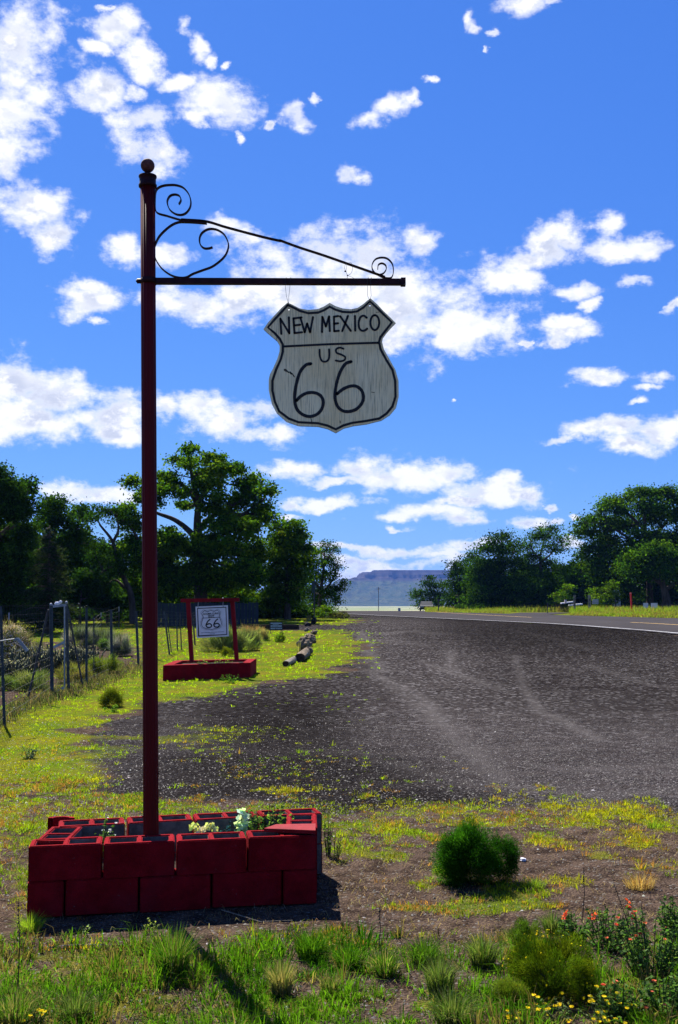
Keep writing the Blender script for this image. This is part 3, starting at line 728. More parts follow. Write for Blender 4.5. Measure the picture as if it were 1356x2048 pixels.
for course in (0, 1):
    z = TOPZ - .388 if course == 0 else TOPZ - .192
    dz = Vector((0, 0, 0)); A, B, C_, D_ = FL_, FR_, BR_, BL_
    row(A, B, [1, 1, 1, 1] if course else [.5, 1, 1, 1, .5], z, .097, False)
    row(C_, D_, [1, 1, 1, 1] if course else [.5, 1, 1, 1, .5], z, .097, False)
    if course:
        for (p, q_, s_) in ((B, C_, 1), (D_, A, 1)):
            d = (q_ - p).normalized(); n_ = Vector((-d.y, d.x, 0)); c = (p + q_) / 2 + n_ * .097
            put_block(BLK, c, math.atan2(d.y, d.x), z - .001)
    else:
        for (p, q_, s_) in ((B, C_, 1), (D_, A, 1)):
            d = (q_ - p).normalized(); n_ = Vector((-d.y, d.x, 0)); c = (p + q_) / 2 + n_ * .097
            put_block(BLK, c, math.atan2(d.y, d.x), z)
# rounded broken block end at the back left corner
m = MB(); c0 = BL_ + Vector((.01, .06, 0))
arc = [Vector((.085 * math.cos(t), .095 * math.sin(t) * .6, 0)) for t in np.linspace(math.pi, 0, 9)]
for r0, r1 in ((1, .62),):
    vs = []
    for p in arc: vs += [c0 + p - Vector((0,0,.19)), c0 + p + Vector((0,0,.004)), c0 + p * r1 + Vector((0,0,.004)), c0 + p * r1 - Vector((0,0,.19))]
    m.add(vs, [(4*i+a, 4*i+(a+1)%4, 4*i+4+(a+1)%4, 4*i+4+a) for i in range(len(arc)-1) for a in range(4)])
m.build('block', [M_redblock, M_concrete], planter)['label'] = 'broken rounded red block end'
def lerp2(s_, t): return (FL_.lerp(FR_, s_)).lerp(BL_.lerp(BR_, s_), t)
sv, sf = [], []
for i in range(25):
    for j in range(11):
        p = lerp2(.07 + .86 * i / 24, .2 + .6 * j / 10); sv.append((p.x, p.y, .20 + random.uniform(-.012, .012)))
sf = [(i*11+j, i*11+11+j, i*11+12+j, i*11+j+1) for i in range(24) for j in range(10)]
m = MB(); m.add(sv, sf); tag(m.build('soil', M_soil, planter), kind='stuff')
# red board lying on the front right corner
bd = MB(); A, B = atz(531, 1665, TOPZ + .006), atz(632, 1668, TOPZ + .006)
q0, q1, q2, q3 = atz(528, 1665, .405), atz(631, 1669, .405), atz(631, 1655, .405), atz(552, 1656.5, .405)
m = MB(); vs = [q0, q1, q2, q3]; m.add([v + Vector((0,0,.003)) for v in vs] + [v + Vector((0,0,.024)) for v in vs], [(3,2,1,0),(4,5,6,7),(0,1,5,4),(1,2,6,5),(2,3,7,6),(3,0,4,7)])
tag(m.build('wooden_board', M_redwood), 'short flat red board lying on the front right corner of the nearer planter', 'board')

# ================================================================== second sign, its planter and frame
def box_from(name, mats, A, B, C_, D_, z0, z1, parent):
    m = MB(); vs = [Vector((p.x, p.y, z0)) for p in (A, B, C_, D_)] + [Vector((p.x, p.y, z1)) for p in (A, B, C_, D_)]
    m.add(vs, [(3,2,1,0),(4,5,6,7),(0,1,5,4),(1,2,6,5),(2,3,7,6),(3,0,4,7)]); return m.build(name, mats, parent)
z2 = .34
A, B, C_, D_ = (atz(x, y, z2) for x, y in ((326,1331),(501,1325.5),(513,1317),(352,1320.5)))
gA = float(gz(A.x, A.y)) - .04
pl2 = empty('planter_box', Vector(((A.x + C_.x) / 2, (A.y + C_.y) / 2, gA)), 'low red planter box on the lawn, under the small square sign', 'planter')
def inner(t0, t1, s0, s1_):
    f = lambda s_, t: (A.lerp(B, s_)).lerp(D_.lerp(C_, s_), t)
    return f(s0, t0), f(s1_, t0), f(s1_, t1), f(s0, t1)
box_from('front_wall', M_redblock, *inner(0, .12, 0, 1), gA, z2, pl2)
box_from('back_wall', M_redblock, *inner(.88, 1, 0, 1), gA, z2 - .002, pl2)
box_from('side_wall', M_redblock, *inner(.121, .879, 0, .10), gA, z2 + .003, pl2)
box_from('side_wall', M_redblock, *inner(.121, .879, .90, 1), gA, z2 + .003, pl2)
tag(box_from('soil', M_soil, *inner(.122, .878, .101, .899), gA, z2 - .06, pl2), kind='stuff')
YF = (A.y + C_.y) / 2
fr = empty('wooden_arch', P(429, 1322, YF), 'red wooden arch of two posts and a beam standing in the smaller planter', 'sign stand')
for (x0, y0, x1, y1) in ((376.5, 1204, 383.5, 1324), (465, 1203, 473.5, 1321)):
    m = MB(); m.beam(P(x1, y1, YF), P(x0, y0, YF), .098, .09); m.build('post', M_redwood, fr)
m = MB(); m.beam(P(362, 1201, YF - .02), P(478.5, 1199.5, YF - .02), .085, .10, (0, 1, 0)); m.build('beam', M_redwood, fr)
Y2 = YF - .03
sg = empty('hanging_sign', P(425, 1244, Y2), 'white square sign reading ACOMA CURIO SHOP 66 hanging in the red wooden arch', 'sign')
c00, c10, c11, c01 = P(393.6, 1276, Y2), P(457.6, 1272.5, Y2), P(455.6, 1210.5, Y2), P(391, 1213.3, Y2)
def sq(u_, v_, d=0):       # u right, v up, 0..1 on the sign face
    p = c00.lerp(c10, u_).lerp(c01.lerp(c11, u_), v_); return Vector((p.x, p.y - d, p.z))
M_signw = simple('white_sign_face', (.66, .64, .66), .5)
m = MB(); vs = [sq(0,0), sq(1,0), sq(1,1), sq(0,1)]; m.add([v + Vector((0, .012, 0)) for v in vs] + vs, [(3,2,1,0)[::-1],(4,5,6,7),(0,4,5,1)[::-1],(1,5,6,2)[::-1],(2,6,7,3)[::-1],(3,7,4,0)[::-1]]); m.build('panel', M_signw, sg)
m = MB(); px2 = Y2 / F
rb = lambda m, pts, wd, closed=False, d=.004, sub=4, st=False: ribbon(m, pts, wd * px2, d, closed, sub, conv=lambda a, b, c=0: sq(a, b, c), straight=st, jit=0)
rb(m, [(.06,.06),(.94,.06),(.94,.94),(.06,.94),(.06,.06),(.3,.06)], 2.3, st=True); m.build('border', M_black, sg)
SH = [(.27,.86),(.37,.82),(.47,.86),(.57,.82),(.67,.86),(.75,.78),(.73,.70),(.72,.64),(.77,.52),(.79,.42),(.75,.33),(.65,.28),(.55,.265),(.48,.245),(.41,.265),(.31,.28),(.20,.33),(.16,.42),(.18,.52),(.23,.64),(.22,.70),(.18,.77)]
m = MB(); rb(m, SH + SH[:1], 1.0, st=True); cx, cy = .475, .55
rb(m, [(cx + (a - cx) * 1.12, cy + (b - cy) * 1.10) for a, b in SH + SH[:1]], .45, st=True)
rb(m, [(.21,.625),(.74,.625)], 1.0); m.build('shield_outline', M_black, sg)
for u0 in (.31, .55):
    m = MB(); g6 = [(.115,.26),(.05,.20),(.0,.10),(.0,.06),(.03,.01),(.08,.0),(.13,.01),(.16,.06),(.13,.11),(.08,.12),(.03,.10)]
    rb(m, [(u0 + a * 1.05, .315 + b * .98) for a, b in g6], 2.5, d=.005); m.build('digit', M_black, sg)
def text(s_, size, uv, par, mat, name='lettering', place=sq, d=.005, bold=.0, width=None, flat=None):
    cu = bpy.data.curves.new('t', 'FONT'); cu.body = s_; cu.size = 1; cu.align_x = 'CENTER'; cu.align_y = 'CENTER'; cu.offset = bold
    ob = bpy.data.objects.new('t', cu); COL.objects.link(ob); bpy.context.view_layer.update()
    dg = bpy.context.evaluated_depsgraph_get(); me = bpy.data.meshes.new_from_object(ob.evaluated_get(dg))
    bpy.data.objects.remove(ob); xs = [v.co.x for v in me.vertices]; W_ = max(xs) - min(xs); ys_ = [v.co.y for v in me.vertices]; H_ = max(ys_) - min(ys_)
    mm = MB(); mm.add([place(uv[0] + v.co.x / W_ * width, uv[1] + (v.co.y - (max(ys_) + min(ys_)) / 2) / H_ * size, d) for v in me.vertices], [tuple(p.vertices) for p in me.polygons])
    bpy.data.meshes.remove(me); return mm.build(name, mat, par)
text('ACOMA CURIO', .062, (.475, .755), sg, M_black, bold=.035, width=.50)
text('SHOP', .058, (.475, .685), sg, M_black, bold=.035, width=.19)
m = MB()
for v_, u0, u1, seg in ((.638, .38, .58, 3), (.155, .13, .86, 7), (.105, .40, .58, 2)):
    for k in range(seg):
        a = u0 + (u1 - u0) * k / seg; rb(m, [(a + .008, v_), (a + (u1 - u0) / seg - .008, v_)], .75, d=.005)
tag(m.build('small_print', M_black, sg), kind='stuff')
for u_ in (.09, .86):
    m = MB(); m.tube([sq(u_, .95, .01), sq(u_ - .01, 1.02, .01), sq(u_, 1.12, 0), sq(u_, 1.2, 0)], .007, 6); m.build('hook', M_galv, sg)
    m = MB(); m.ball(sq(u_, 1.22, .0), .022, 8); m.build('eye_bolt', M_galv, sg)

# small dark notice on two thin legs
n0 = GV(546, 1267); Yn = n0.y
nb_ = empty('yard_sign', P(552, 1266, Yn), 'small black lettered notice board on two thin legs, in the lawn left of the logs', 'sign')
def nq(u_, v_, d=0):
    p = P(539, 1261, Yn).lerp(P(565.5, 1260.5, Yn), u_).lerp(P(539, 1244.5, Yn).lerp(P(565, 1244.5, Yn), u_), v_); return Vector((p.x, p.y - d, p.z))
m = MB(); vs = [nq(0,0), nq(1,0), nq(1,1), nq(0,1)]; m.add([v + Vector((0, .02, 0)) for v in vs] + vs, [(0,1,2,3)[::-1],(4,5,6,7),(0,4,5,1)[::-1],(1,5,6,2)[::-1],(2,6,7,3)[::-1],(3,7,4,0)[::-1]]); m.build('panel', simple('dark_navy_panel', (.008, .012, .022)), nb_)
M_signgrey = simple('grey_blue_print', (.36, .43, .48))
def bar(m, u0, u1, v0, v1): m.add([nq(u0, v0, .006), nq(u1, v0, .006), nq(u1, v1, .006), nq(u0, v1, .006)], [(0,1,2,3)])
m = MB(); bar(m, .05, .95, .82, .93); bar(m, .25, .7, .70, .745); bar(m, .05, .95, .60, .66); bar(m, .05, .95, .40, .46)
for k, (a, b) in enumerate(((.08,.19),(.22,.33),(.36,.45),(.52,.59),(.62,.70),(.73,.81),(.84,.93))): bar(m, a, b, .15, .30)
for a, b in ((.08,.2),(.24,.48),(.52,.6),(.64,.95)): bar(m, a, b, .50, .56)
m.build('lettering', M_signgrey, nb_)
for x in (541, 564):
    m = MB(); m.tube([P(x, 1270 if x < 550 else 1266, Yn) + Vector((0,0,-.1)), P(x, 1244, Yn)], .014, 6); m.build('leg', M_darkmetal, nb_)

# ================================================================== foliage builders
def blades_geo(p, h, w, az_, lean, curl=.6):
    """grass blades: 5 vertices, a quad and a triangle each. p (n,3) roots, lean 0..1"""
    n = len(p); d = np.stack([np.cos(az_), np.sin(az_), np.zeros(n)], -1)
    fa = rng.uniform(0, math.pi, n); s_ = np.stack([np.cos(fa), np.sin(fa), np.zeros(n)], -1) * (w / 2)[:, None]
    up = np.array([0, 0, 1.])
    mid = p + up * (h * .55 * np.sqrt(np.clip(1 - (lean * .5) ** 2, .05, 1)))[:, None] + d * (h * lean * .30)[:, None]
    tip = p + up * (h * np.clip(1 - lean * curl, .12, 1))[:, None] + d * (h * lean * .95)[:, None]
    v = np.stack([p - s_, p + s_, mid - s_ * .8, mid + s_ * .8, tip], 1).reshape(-1, 3)
    b = np.arange(n)[:, None] * 5
    return v, b + np.array([[0, 1, 3, 2]]), b + np.array([[2, 3, 4]])
def leaf_geo(p, nv, size, asp=.55, dirv=None):
    """leaves: one bent rhombus (two triangles) each, p centre, nv normal"""
    n = len(p); t = rvec(n) if dirv is None else dirv
    t = nrm(t - nv * (t * nv).sum(-1, keepdims=True)); b = np.cross(nv, t); s_ = size[:, None]
    v = np.stack([p - t * s_ * .5, p + b * s_ * asp * .5 + nv * s_ * .06, p + t * s_ * .5, p - b * s_ * asp * .5 + nv * s_ * .06], 1).reshape(-1, 3)
    k = np.arange(n)[:, None] * 4
    return v, np.concatenate([k + np.array([[0, 1, 2]]), k + np.array([[0, 2, 3]])])
def tint(cols, n, jit=.18, wts=None):
    c = np.array(cols, float)[rng.choice(len(cols), n, p=wts)]
    return np.clip(c * (1 + jit * rng.normal(size=(n, 1))) * (1 + .06 * rng.normal(size=(n, 3))), .002, 1)
# ------------------------------------------------------------------ tree builder
LT = [(.034, .090, .006), (.052, .125, .008), (.075, .15, .009), (.026, .070, .006), (.020, .050, .006)]
LTY = [(.085, .16, .008), (.12, .20, .010), (.055, .12, .007)]
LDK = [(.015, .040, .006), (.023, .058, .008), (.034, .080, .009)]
def tree(label, base_px, Y, lobes, trunk, limbs=(), cols=LT, leaf=.20, dens=1., name='broadleaf_tree', group=None, thick=.22, spread=1., cat='tree', clump=.42, droop=False):
    """lobes (px, py, rx, ry) read off the photograph give where the crown's masses stand; each is built in the round at the tree's own distance"""
    s_ = Y / F; bx = P(base_px, 1203, Y).x; bz = float(gz(bx, Y)) - .15
    root = empty(name, Vector((bx, Y, bz)), label, cat, group)
    C3 = []
    for (x, y, rx, ry) in lobes:
        c = P(x, y, Y); r = min(rx, ry) * s_
        off = random.uniform(-1, 1) * spread * (1.2 + .5 * rx * s_)
        c.y += off; C3.append((c, rx * s_, ry * s_))
    # trunk and limbs
    m = MB(); tp = [P(x, y, Y) for x, y in trunk]; tp[0].z = bz; k = len(tp)
    tp = [Vector(v) for v in smooth_line(tp, 4)] if k > 2 else tp
    rad = [thick * (1 - .72 * i / (len(tp) - 1)) for i in range(len(tp))]
    m.tube(tp, rad, 8, False)
    forks = tp[len(tp) // 3:]
    for lb in limbs:
        q = [Vector(v) for v in smooth_line([P(x, y, Y) for x, y in lb], 4)]
        for i, v in enumerate(q): v.y += .5 * math.sin(i * .4) * i / len(q)
        m.tube(q, [thick * .5 * (1 - .75 * i / (len(q) - 1)) for i in range(len(q))], 6, False); forks += q
    for c, rx, rz in C3:
        f = min(forks, key=lambda v: (v - c).length + max(0, v.z - c.z) * 1.5)
        q = [f, f.lerp(c, .5) + Vector((random.uniform(-.2, .2), random.uniform(-.2, .2), random.uniform(-.1, .25))), c + Vector((0, 0, rz * .2))]
        L_ = (c - f).length
        if L_ > .3: m.tube([Vector(v) for v in smooth_line(q, 3)], [min(thick * .32, .03 + .02 * L_) * (1 - .8 * i / 6) + .012 for i in range(7)], 5, False)
        for _ in range(3):
            e = c + Vector((random.uniform(-rx, rx) * .8, random.uniform(-rx, rx) * .8, random.uniform(-.4, .8) * rz))
            m.tube([f.lerp(c, .75), (f.lerp(c, .75)).lerp(e, .6) + Vector((0, 0, .08)), e], [.03, .02, .008], 4, False)
    m.build('trunk', M_bark, root, True)
    # leaves in sprays around many small clump centres
    PV, NV, SZ, CC = [], [], [], []
    for c, rx, rz in C3:
        area = rx * rz * math.pi / (s_ * 2) ** 2            # render pixels covered
        nl = int(max(40, area * 3.0 * dens)); ry_ = min(rx, max(rz, .8)) * 1.0
        nc = max(4, int(area / 8 * clump / .42)); 
        u_ = rvec(nc) * (rng.uniform(0, 1, (nc, 1)) ** .45); cc_ = np.array(c) + u_ * np.array([rx, ry_, rz])
        wt_ = rng.uniform(.3, 1.7, nc); wt_ /= wt_.sum(); a = rng.choice(nc, nl, p=wt_)
        cs = (.21 if clump < .5 else .30) * rng.uniform(.5, 1.4, nc) * clump / .42
        g = rng.normal(size=(nl, 3)) * cs[a][:, None] * np.array([1.25, 1.25, .62])
        if droop: g[:, 2] = -np.abs(g[:, 2]) * 2.0
        p_ = cc_[a] + g
        n_ = nrm(rvec(nl) + np.array([0, -.1, 1.0]) * .7 + g * .6)
        ct = tint(cols, nc, .22)[a]; PV.append(p_); NV.append(n_); SZ.append(rng.uniform(.6, 1.3, nl) * leaf); CC.append(ct * rng.uniform(.75, 1.3, (nl, 1)))
    PV, NV, SZ, CC = map(np.concatenate, (PV, NV, SZ, CC))
    v, t = leaf_geo(PV, NV, SZ, .62); mesh_np('crown', v, None, t, np.repeat(CC, 4, 0), M_leaf, root)
    return root, len(PV)
NL = 0
def T(*a, **k):
    global NL
    r, n = tree(*a, **k); NL += n; return r
GL = 'trees on the left behind the fenced garden'; GR = 'trees across the highway on the right'
T('tall dark tree at the far left edge of the picture', -30, 54, [(20,985,38,28),(45,970,18,20),(-10,960,40,30),(-60,1000,60,50),(10,1025,50,30),(50,1015,22,22),(0,1075,60,40),(45,1062,25,25),(-60,1090,60,60),(10,1130,55,40),(-60,1180,70,50),(20,1190,45,35)],
  [(-30,1240),(-25,1150),(-10,1080),(10,1000)], [[(-10,1080),(30,1040),(50,1000)]], LDK, .17, 1.15, group=GL, thick=.3)
T('dark spreading elm right of the leftmost tree, its top showing against a cloud', 110, 62, [(118,1008,32,16),(90,1020,26,18),(150,1022,26,16),(170,1035,15,12),(75,1045,20,20),(120,1045,38,22),(165,1060,20,18),(145,1085,32,20),(70,1085,22,18),(110,1100,40,20),(180,1092,12,10),(60,1125,25,25),(165,1130,22,18)],
  [(112,1240),(110,1160),(106,1100),(118,1020)], [[(108,1120),(140,1080),(160,1040)],[(108,1110),(85,1070),(75,1035)]], LDK, .17, 1.0, group=GL)
# conifer with level drooping boughs
def conifer(label, bxp, Y, ytop, ybase, halfw, group, cols, name='conifer'):
    s_ = Y / F; bx = P(bxp, 1203, Y).x; bz = float(gz(bx, Y)) - .1; top = P(bxp, ytop, Y).z; H_ = top - bz
    root = empty(name, Vector((bx, Y, bz)), label, 'tree', group)
    m = MB(); m.tube([(bx, Y, bz), (bx + .03, Y, bz + H_ * .5), (bx, Y, top)], [.16, .10, .015], 8)
    PV, NV, SZ, DV = [], [], [], []
    nb = 90
    for i in range(nb):
        f = i / nb; z = bz + .5 + (H_ - .6) * f; Ln = halfw * s_ * (1 - f) ** .75 * random.uniform(.6, 1.25) + .15; a = random.uniform(0, 6.283)
        d = np.array([math.cos(a), math.sin(a), 0]); e = np.array([bx, Y, z]) + d * Ln + np.array([0, 0, -.22 * Ln])
        m.tube([(bx, Y, z), tuple(np.array([bx, Y, z]) + d * Ln * .5), tuple(e)], [.03, .02, .006], 4, False)
        n = int(90 * Ln) + 30; t = rng.uniform(.12, 1, n) ** .8; q = np.array([bx, Y, z]) + t[:, None] * (e - np.array([bx, Y, z])) + rng.normal(size=(n, 3)) * np.array([.16, .16, .05]) * (Ln * .6 + .3)
        q[:, 2] -= np.abs(rng.normal(size=n)) * .10; PV.append(q); NV.append(nrm(rvec(n) * .8 + np.array([0, 0, 1.]))); SZ.append(rng.uniform(.10, .2, n))
    m.build('trunk', M_bark, root, True); PV, NV, SZ = map(np.concatenate, (PV, NV, SZ)); v, t = leaf_geo(PV, NV, SZ, .4)
    mesh_np('crown', v, None, t, np.repeat(tint(cols, len(PV), .25), 4, 0), M_leaf, root); return root
conifer('dark conifer with level boughs, in front of the spreading elm on the left', 96, 50, 1050, 1240, 62, GL, [(.020, .036, .016), (.03, .048, .02), (.042, .06, .022)])
T('leaning tree with a bare forked trunk, just left of the big red pole', 262, 58, [(205,1018,20,11),(228,1024,22,12),(195,1040,14,10),(240,1045,20,16),(205,1092,18,10),(188,1112,14,12),(215,1125,20,14),(232,1105,14,12),(250,1130,22,25),(180,1150,18,14),(212,1165,22,14)],
  [(266,1240),(262,1190),(240,1140),(226,1085),(200,1050)], [[(235,1125),(210,1140),(195,1150)],[(226,1085),(235,1060),(232,1030)],[(250,1175),(228,1160),(208,1172)]], LDK, .15, .85, group=GL, thick=.2)
big = T('biggest cottonwood, its rugged crown rising above the small square sign', 402, 60,
  [(366,913,22,10),(347,917,10,8),(388,905,13,12),(378,930,16,9),(404,945,22,16),(428,922,26,13),(466,934,22,13),(450,948,26,12),(423,968,30,18),(505,957,17,13),(486,968,18,12),(500,982,28,14),(538,985,16,13),(477,1000,24,18),(520,1012,22,14),(540,1038,12,12),(515,1032,20,16),
   (262,962,18,11),(270,985,16,14),(328,950,20,14),(345,970,20,16),(320,985,26,16),(372,990,16,12),(365,1008,18,10),(320,1008,14,12),(440,1002,22,14),(425,1022,22,14),(455,1025,22,12),(480,1040,26,20),(250,1022,18,18),(262,1045,20,18),(450,1055,38,16),(500,1062,28,20),
   (257,1085,20,22),(290,1110,26,28),(258,1170,22,34),(335,1075,30,18),(360,1092,32,24),(410,1095,38,30),(460,1098,36,32),(505,1100,30,30),(325,1120,36,30),(340,1165,40,34),(400,1150,45,34),(455,1155,40,34),(500,1150,35,32),(380,1195,50,28),(300,1195,45,25),(460,1195,45,25)],
  [(404,1240),(400,1150),(398,1085),(395,1055),(397,1015),(412,975)], [[(396,1085),(378,1062),(350,1040),(318,1028),(305,1020)],[(396,1062),(420,1035),(450,1020),(480,1005)],[(398,1015),(385,990),(365,970),(340,960)],[(450,1022),(480,1030),(510,1010)],[(405,990),(430,960),(455,940)],[(395,1000),(385,960),(378,930)],[(402,1110),(340,1080),(290,1090),(262,1050)]],
  LT + LTY[:2], .19, 1.25, group=GL, thick=.42, spread=1.3)
for q in ([(383,955),(360,951),(345,950),(335,945)],[(350,950),(338,955)],[(432,985),(438,998),(434,1005)]):
    m = MB(); m.tube([P(x, y, 59.5) for x, y in q], [.04, .03, .02, .01][:len(q)], 5, False); m.build('dead_branch', M_bark, big)
T('bright green bushy tree right of the biggest cottonwood', 575, 63, [(558,1055,16,14),(590,1054,18,12),(600,1070,18,14),(570,1078,26,18),(548,1085,22,20),(598,1095,28,18),(620,1098,12,12),(560,1112,32,24),(600,1122,28,22),(545,1145,30,26),(590,1155,32,26),(540,1185,32,26),(580,1195,32,22)],
  [(575,1240),(574,1150),(572,1085)], [[(574,1140),(590,1100),(600,1075)]], LT + LTY, .18, 1.2, group=GL)
T('feathery grey-green tree at the right end of the left row, beside the distant mesa', 640, 72, [(655,1092,13,11),(667,1100,10,12),(640,1105,14,10),(660,1118,18,12),(672,1128,12,12),(638,1128,22,14),(618,1118,14,10),(668,1150,16,14),(645,1155,24,18),(620,1150,22,20),(690,1166,10,8),(678,1180,16,12),(655,1188,24,18),(625,1188,26,22),(600,1180,24,22),(672,1202,12,10),(640,1212,26,14)],
  [(640,1238),(642,1180),(650,1120)], [[(641,1190),(665,1160),(672,1130)],[(641,1180),(620,1150),(618,1125)],[(642,1195),(670,1180),(690,1168)]], LDK + LT[:1], .13, 1.2, group=GL, thick=.2)
T('wide shadowy tree filling the gap behind the leaning tree and the conifer', 180, 78, [(150,1080,34,26),(190,1110,34,28),(130,1130,40,30),(210,1150,36,30),(170,1170,44,30),(230,1180,36,30),(100,1170,34,30),(240,1100,20,18)], [(180,1240),(180,1160),(175,1110)], (), LDK, .26, 1.5, group=GL, thick=.2, clump=.55)
T('broad dark tree behind the leftmost trees, reaching the picture edge', 30, 80, [(0,1110,50,34),(50,1130,40,34),(80,1160,36,30),(20,1180,50,34),(-50,1150,60,44),(70,1200,40,26)], [(30,1240),(30,1170),(28,1120)], (), LDK, .26, 1.5, group=GL, thick=.2, clump=.55)
T('shaded tree behind the big red pole, under the biggest cottonwood\'s left side', 310, 76, [(290,1150,34,30),(330,1160,34,30),(260,1190,36,30),(370,1170,36,30),(310,1190,40,26)], [(310,1240),(310,1180),(312,1150)], (), LDK, .24, 1.5, group=GL, thick=.2, clump=.55)
for i, (x, Y, lb, lab) in enumerate([
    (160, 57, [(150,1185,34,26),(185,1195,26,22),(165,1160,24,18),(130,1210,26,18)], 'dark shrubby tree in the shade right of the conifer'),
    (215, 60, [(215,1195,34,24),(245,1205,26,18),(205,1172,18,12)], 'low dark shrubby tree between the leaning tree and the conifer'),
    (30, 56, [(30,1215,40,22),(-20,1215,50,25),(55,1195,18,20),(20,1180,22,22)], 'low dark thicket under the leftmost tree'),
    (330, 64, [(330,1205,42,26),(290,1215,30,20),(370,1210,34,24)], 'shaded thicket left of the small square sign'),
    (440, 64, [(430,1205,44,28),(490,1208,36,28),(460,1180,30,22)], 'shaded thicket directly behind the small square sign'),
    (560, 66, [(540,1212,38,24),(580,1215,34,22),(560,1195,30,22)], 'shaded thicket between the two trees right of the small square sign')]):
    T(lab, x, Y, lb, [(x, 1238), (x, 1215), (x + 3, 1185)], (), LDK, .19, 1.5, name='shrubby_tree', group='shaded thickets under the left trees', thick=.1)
T('small bright yellow-green bush at the foot of the feathery tree', 650, 66, [(650,1220,14,8),(640,1228,14,8),(662,1228,12,7)], [(650,1238),(650,1222)], (), LTY, .13, 1.4, name='bush', cat='bush', thick=.04, clump=.3)
T('olive bush right of the bright bush, at the edge of the gravel', 682, 66, [(680,1228,16,8),(694,1232,10,5),(668,1231,10,6)], [(682,1240),(682,1228)], (), [(.05,.06,.018),(.08,.085,.03)], .12, 1.4, name='bush', cat='bush', thick=.04, clump=.3)
# right-hand side
T('small juniper beside the road crest, nearest the mesa', 862, 155, [(862,1156,8,7),(850,1168,10,9),(870,1172,11,10),(888,1170,9,9),(838,1188,11,12),(860,1190,16,13),(884,1192,14,14),(828,1193,6,7),(845,1207,14,12),(872,1210,18,11)], [(862,1226),(862,1190),(862,1165)], (), LDK, 0.275, 1.76, name='juniper_tree', group=GR, clump=.55, thick=.15)
T('low rounded dark tree just right of the juniper', 918, 120, [(906,1132,8,7),(922,1128,10,8),(912,1145,14,12),(935,1140,16,14),(915,1170,20,20),(940,1175,20,22),(910,1200,18,18),(935,1205,20,16)], [(918,1228),(918,1180),(920,1140)], (), LDK, 0.250, 1.76, group=GR, clump=.55, thick=.15)
T('dark upright elm in the middle of the right-hand row', 990, 114, [(1003,1070,9,9),(1012,1078,8,8),(985,1082,16,11),(965,1100,18,12),(1000,1100,24,16),(1030,1092,18,14),(945,1112,14,10),(960,1130,26,18),(975,1150,40,30),(1010,1185,44,30),(960,1190,36,24),(1000,1132,30,20),(1035,1122,20,18),(955,1165,26,22),(1000,1170,34,26),(1040,1160,24,24),(960,1200,30,18),(1010,1202,34,20)],
  [(990,1230),(990,1170),(1000,1100)], [[(990,1160),(965,1130),(958,1110)],[(990,1150),(1020,1120),(1030,1100)]], LDK + LT, 0.237, 1.55, group=GR, clump=.55)
T('umbrella-topped elm with sky showing under its crown, centre right', 1088, 112, [(1082,1062,16,9),(1102,1060,16,9),(1068,1074,12,10),(1092,1076,22,10),(1120,1076,14,9),(1128,1086,9,7),(1060,1092,16,12),(1090,1096,20,10),(1118,1100,14,7),(1072,1112,20,14),(1052,1130,20,18),(1090,1130,22,14),(1080,1175,40,30),(1110,1190,40,24),(1108,1122,12,8),(1125,1140,18,12),(1085,1165,30,24),(1130,1165,24,18),(1060,1185,24,22),(1100,1195,30,20)],
  [(1088,1230),(1086,1170),(1080,1120),(1088,1080)], [[(1082,1125),(1105,1105),(1118,1085)],[(1081,1120),(1065,1100),(1064,1085)]], LDK + LT[:2], 0.213, 1.35, group=GR, clump=.55, thick=.22)
T('tallest leafy cottonwood at the right edge of the picture', 1290, 106, [(1282,985,24,11),(1262,992,16,10),(1230,1000,20,9),(1215,1012,14,9),(1240,1018,26,12),(1305,990,22,12),(1330,985,20,12),(1350,1000,24,16),(1290,1012,34,16),(1200,1022,12,9),(1190,1038,22,11),(1168,1050,14,9),(1215,1045,26,16),(1260,1045,34,22),(1320,1030,36,24),(1365,1040,30,30),(1162,1066,12,8),(1185,1065,18,12),(1230,1075,28,18),(1180,1095,16,10),(1205,1098,20,14),(1175,1112,16,10),(1290,1080,40,24),(1350,1085,36,30),(1410,1020,50,40),(1420,1090,50,50),(1400,1150,50,50),(1200,1130,22,16),(1260,1120,50,40),(1210,1165,40,30),(1240,1185,40,22)],
  [(1300,1232),(1298,1150),(1292,1080),(1288,1020)], [[(1296,1110),(1250,1070),(1215,1050)],[(1294,1090),(1330,1050),(1350,1020)],[(1290,1060),(1250,1020),(1240,1005)]], LT + LTY[:1], 0.263, 1.55, group=GR, clump=.55, thick=.4, spread=1.2)
T('rounded dark-green tree in front of the tallest right-hand cottonwood', 1318, 98, [(1310,1100,34,14),(1285,1112,26,14),(1340,1108,26,14),(1265,1125,20,12),(1300,1130,40,16),(1350,1130,30,18),(1250,1140,16,10),(1375,1120,30,20),(1290,1148,34,12),(1345,1150,36,14),(1385,1155,30,20)],
  [(1334,1232),(1332,1195),(1325,1165),(1318,1130)], [[(1330,1180),(1355,1165),(1380,1155)],[(1328,1170),(1295,1150),(1275,1140)]], LT, 0.225, 1.62, group=GR, clump=.55, thick=.5)
T('yellow-green slender tree left of the tallest right-hand cottonwood', 1212, 108, [(1222,1085,14,14),(1205,1120,14,14),(1225,1110,14,14),(1195,1145,18,14),(1218,1140,18,16),(1180,1130,14,12),(1205,1165,20,12)], [(1212,1230),(1210,1170),(1214,1110)], (), LTY + LT[:2], 0.225, 1.49, group=GR, clump=.55, thick=.14)
T('bright willow-like bush across the highway behind the fence posts', 1205, 102, [(1200,1180,16,13),(1215,1172,14,14),(1190,1195,14,12),(1215,1198,18,14),(1228,1185,10,14)], [(1208,1228),(1208,1190)], (), LTY, 0.175, 1.76, name='bush', cat='bush', group='bushes across the highway', thick=.06, droop=True)
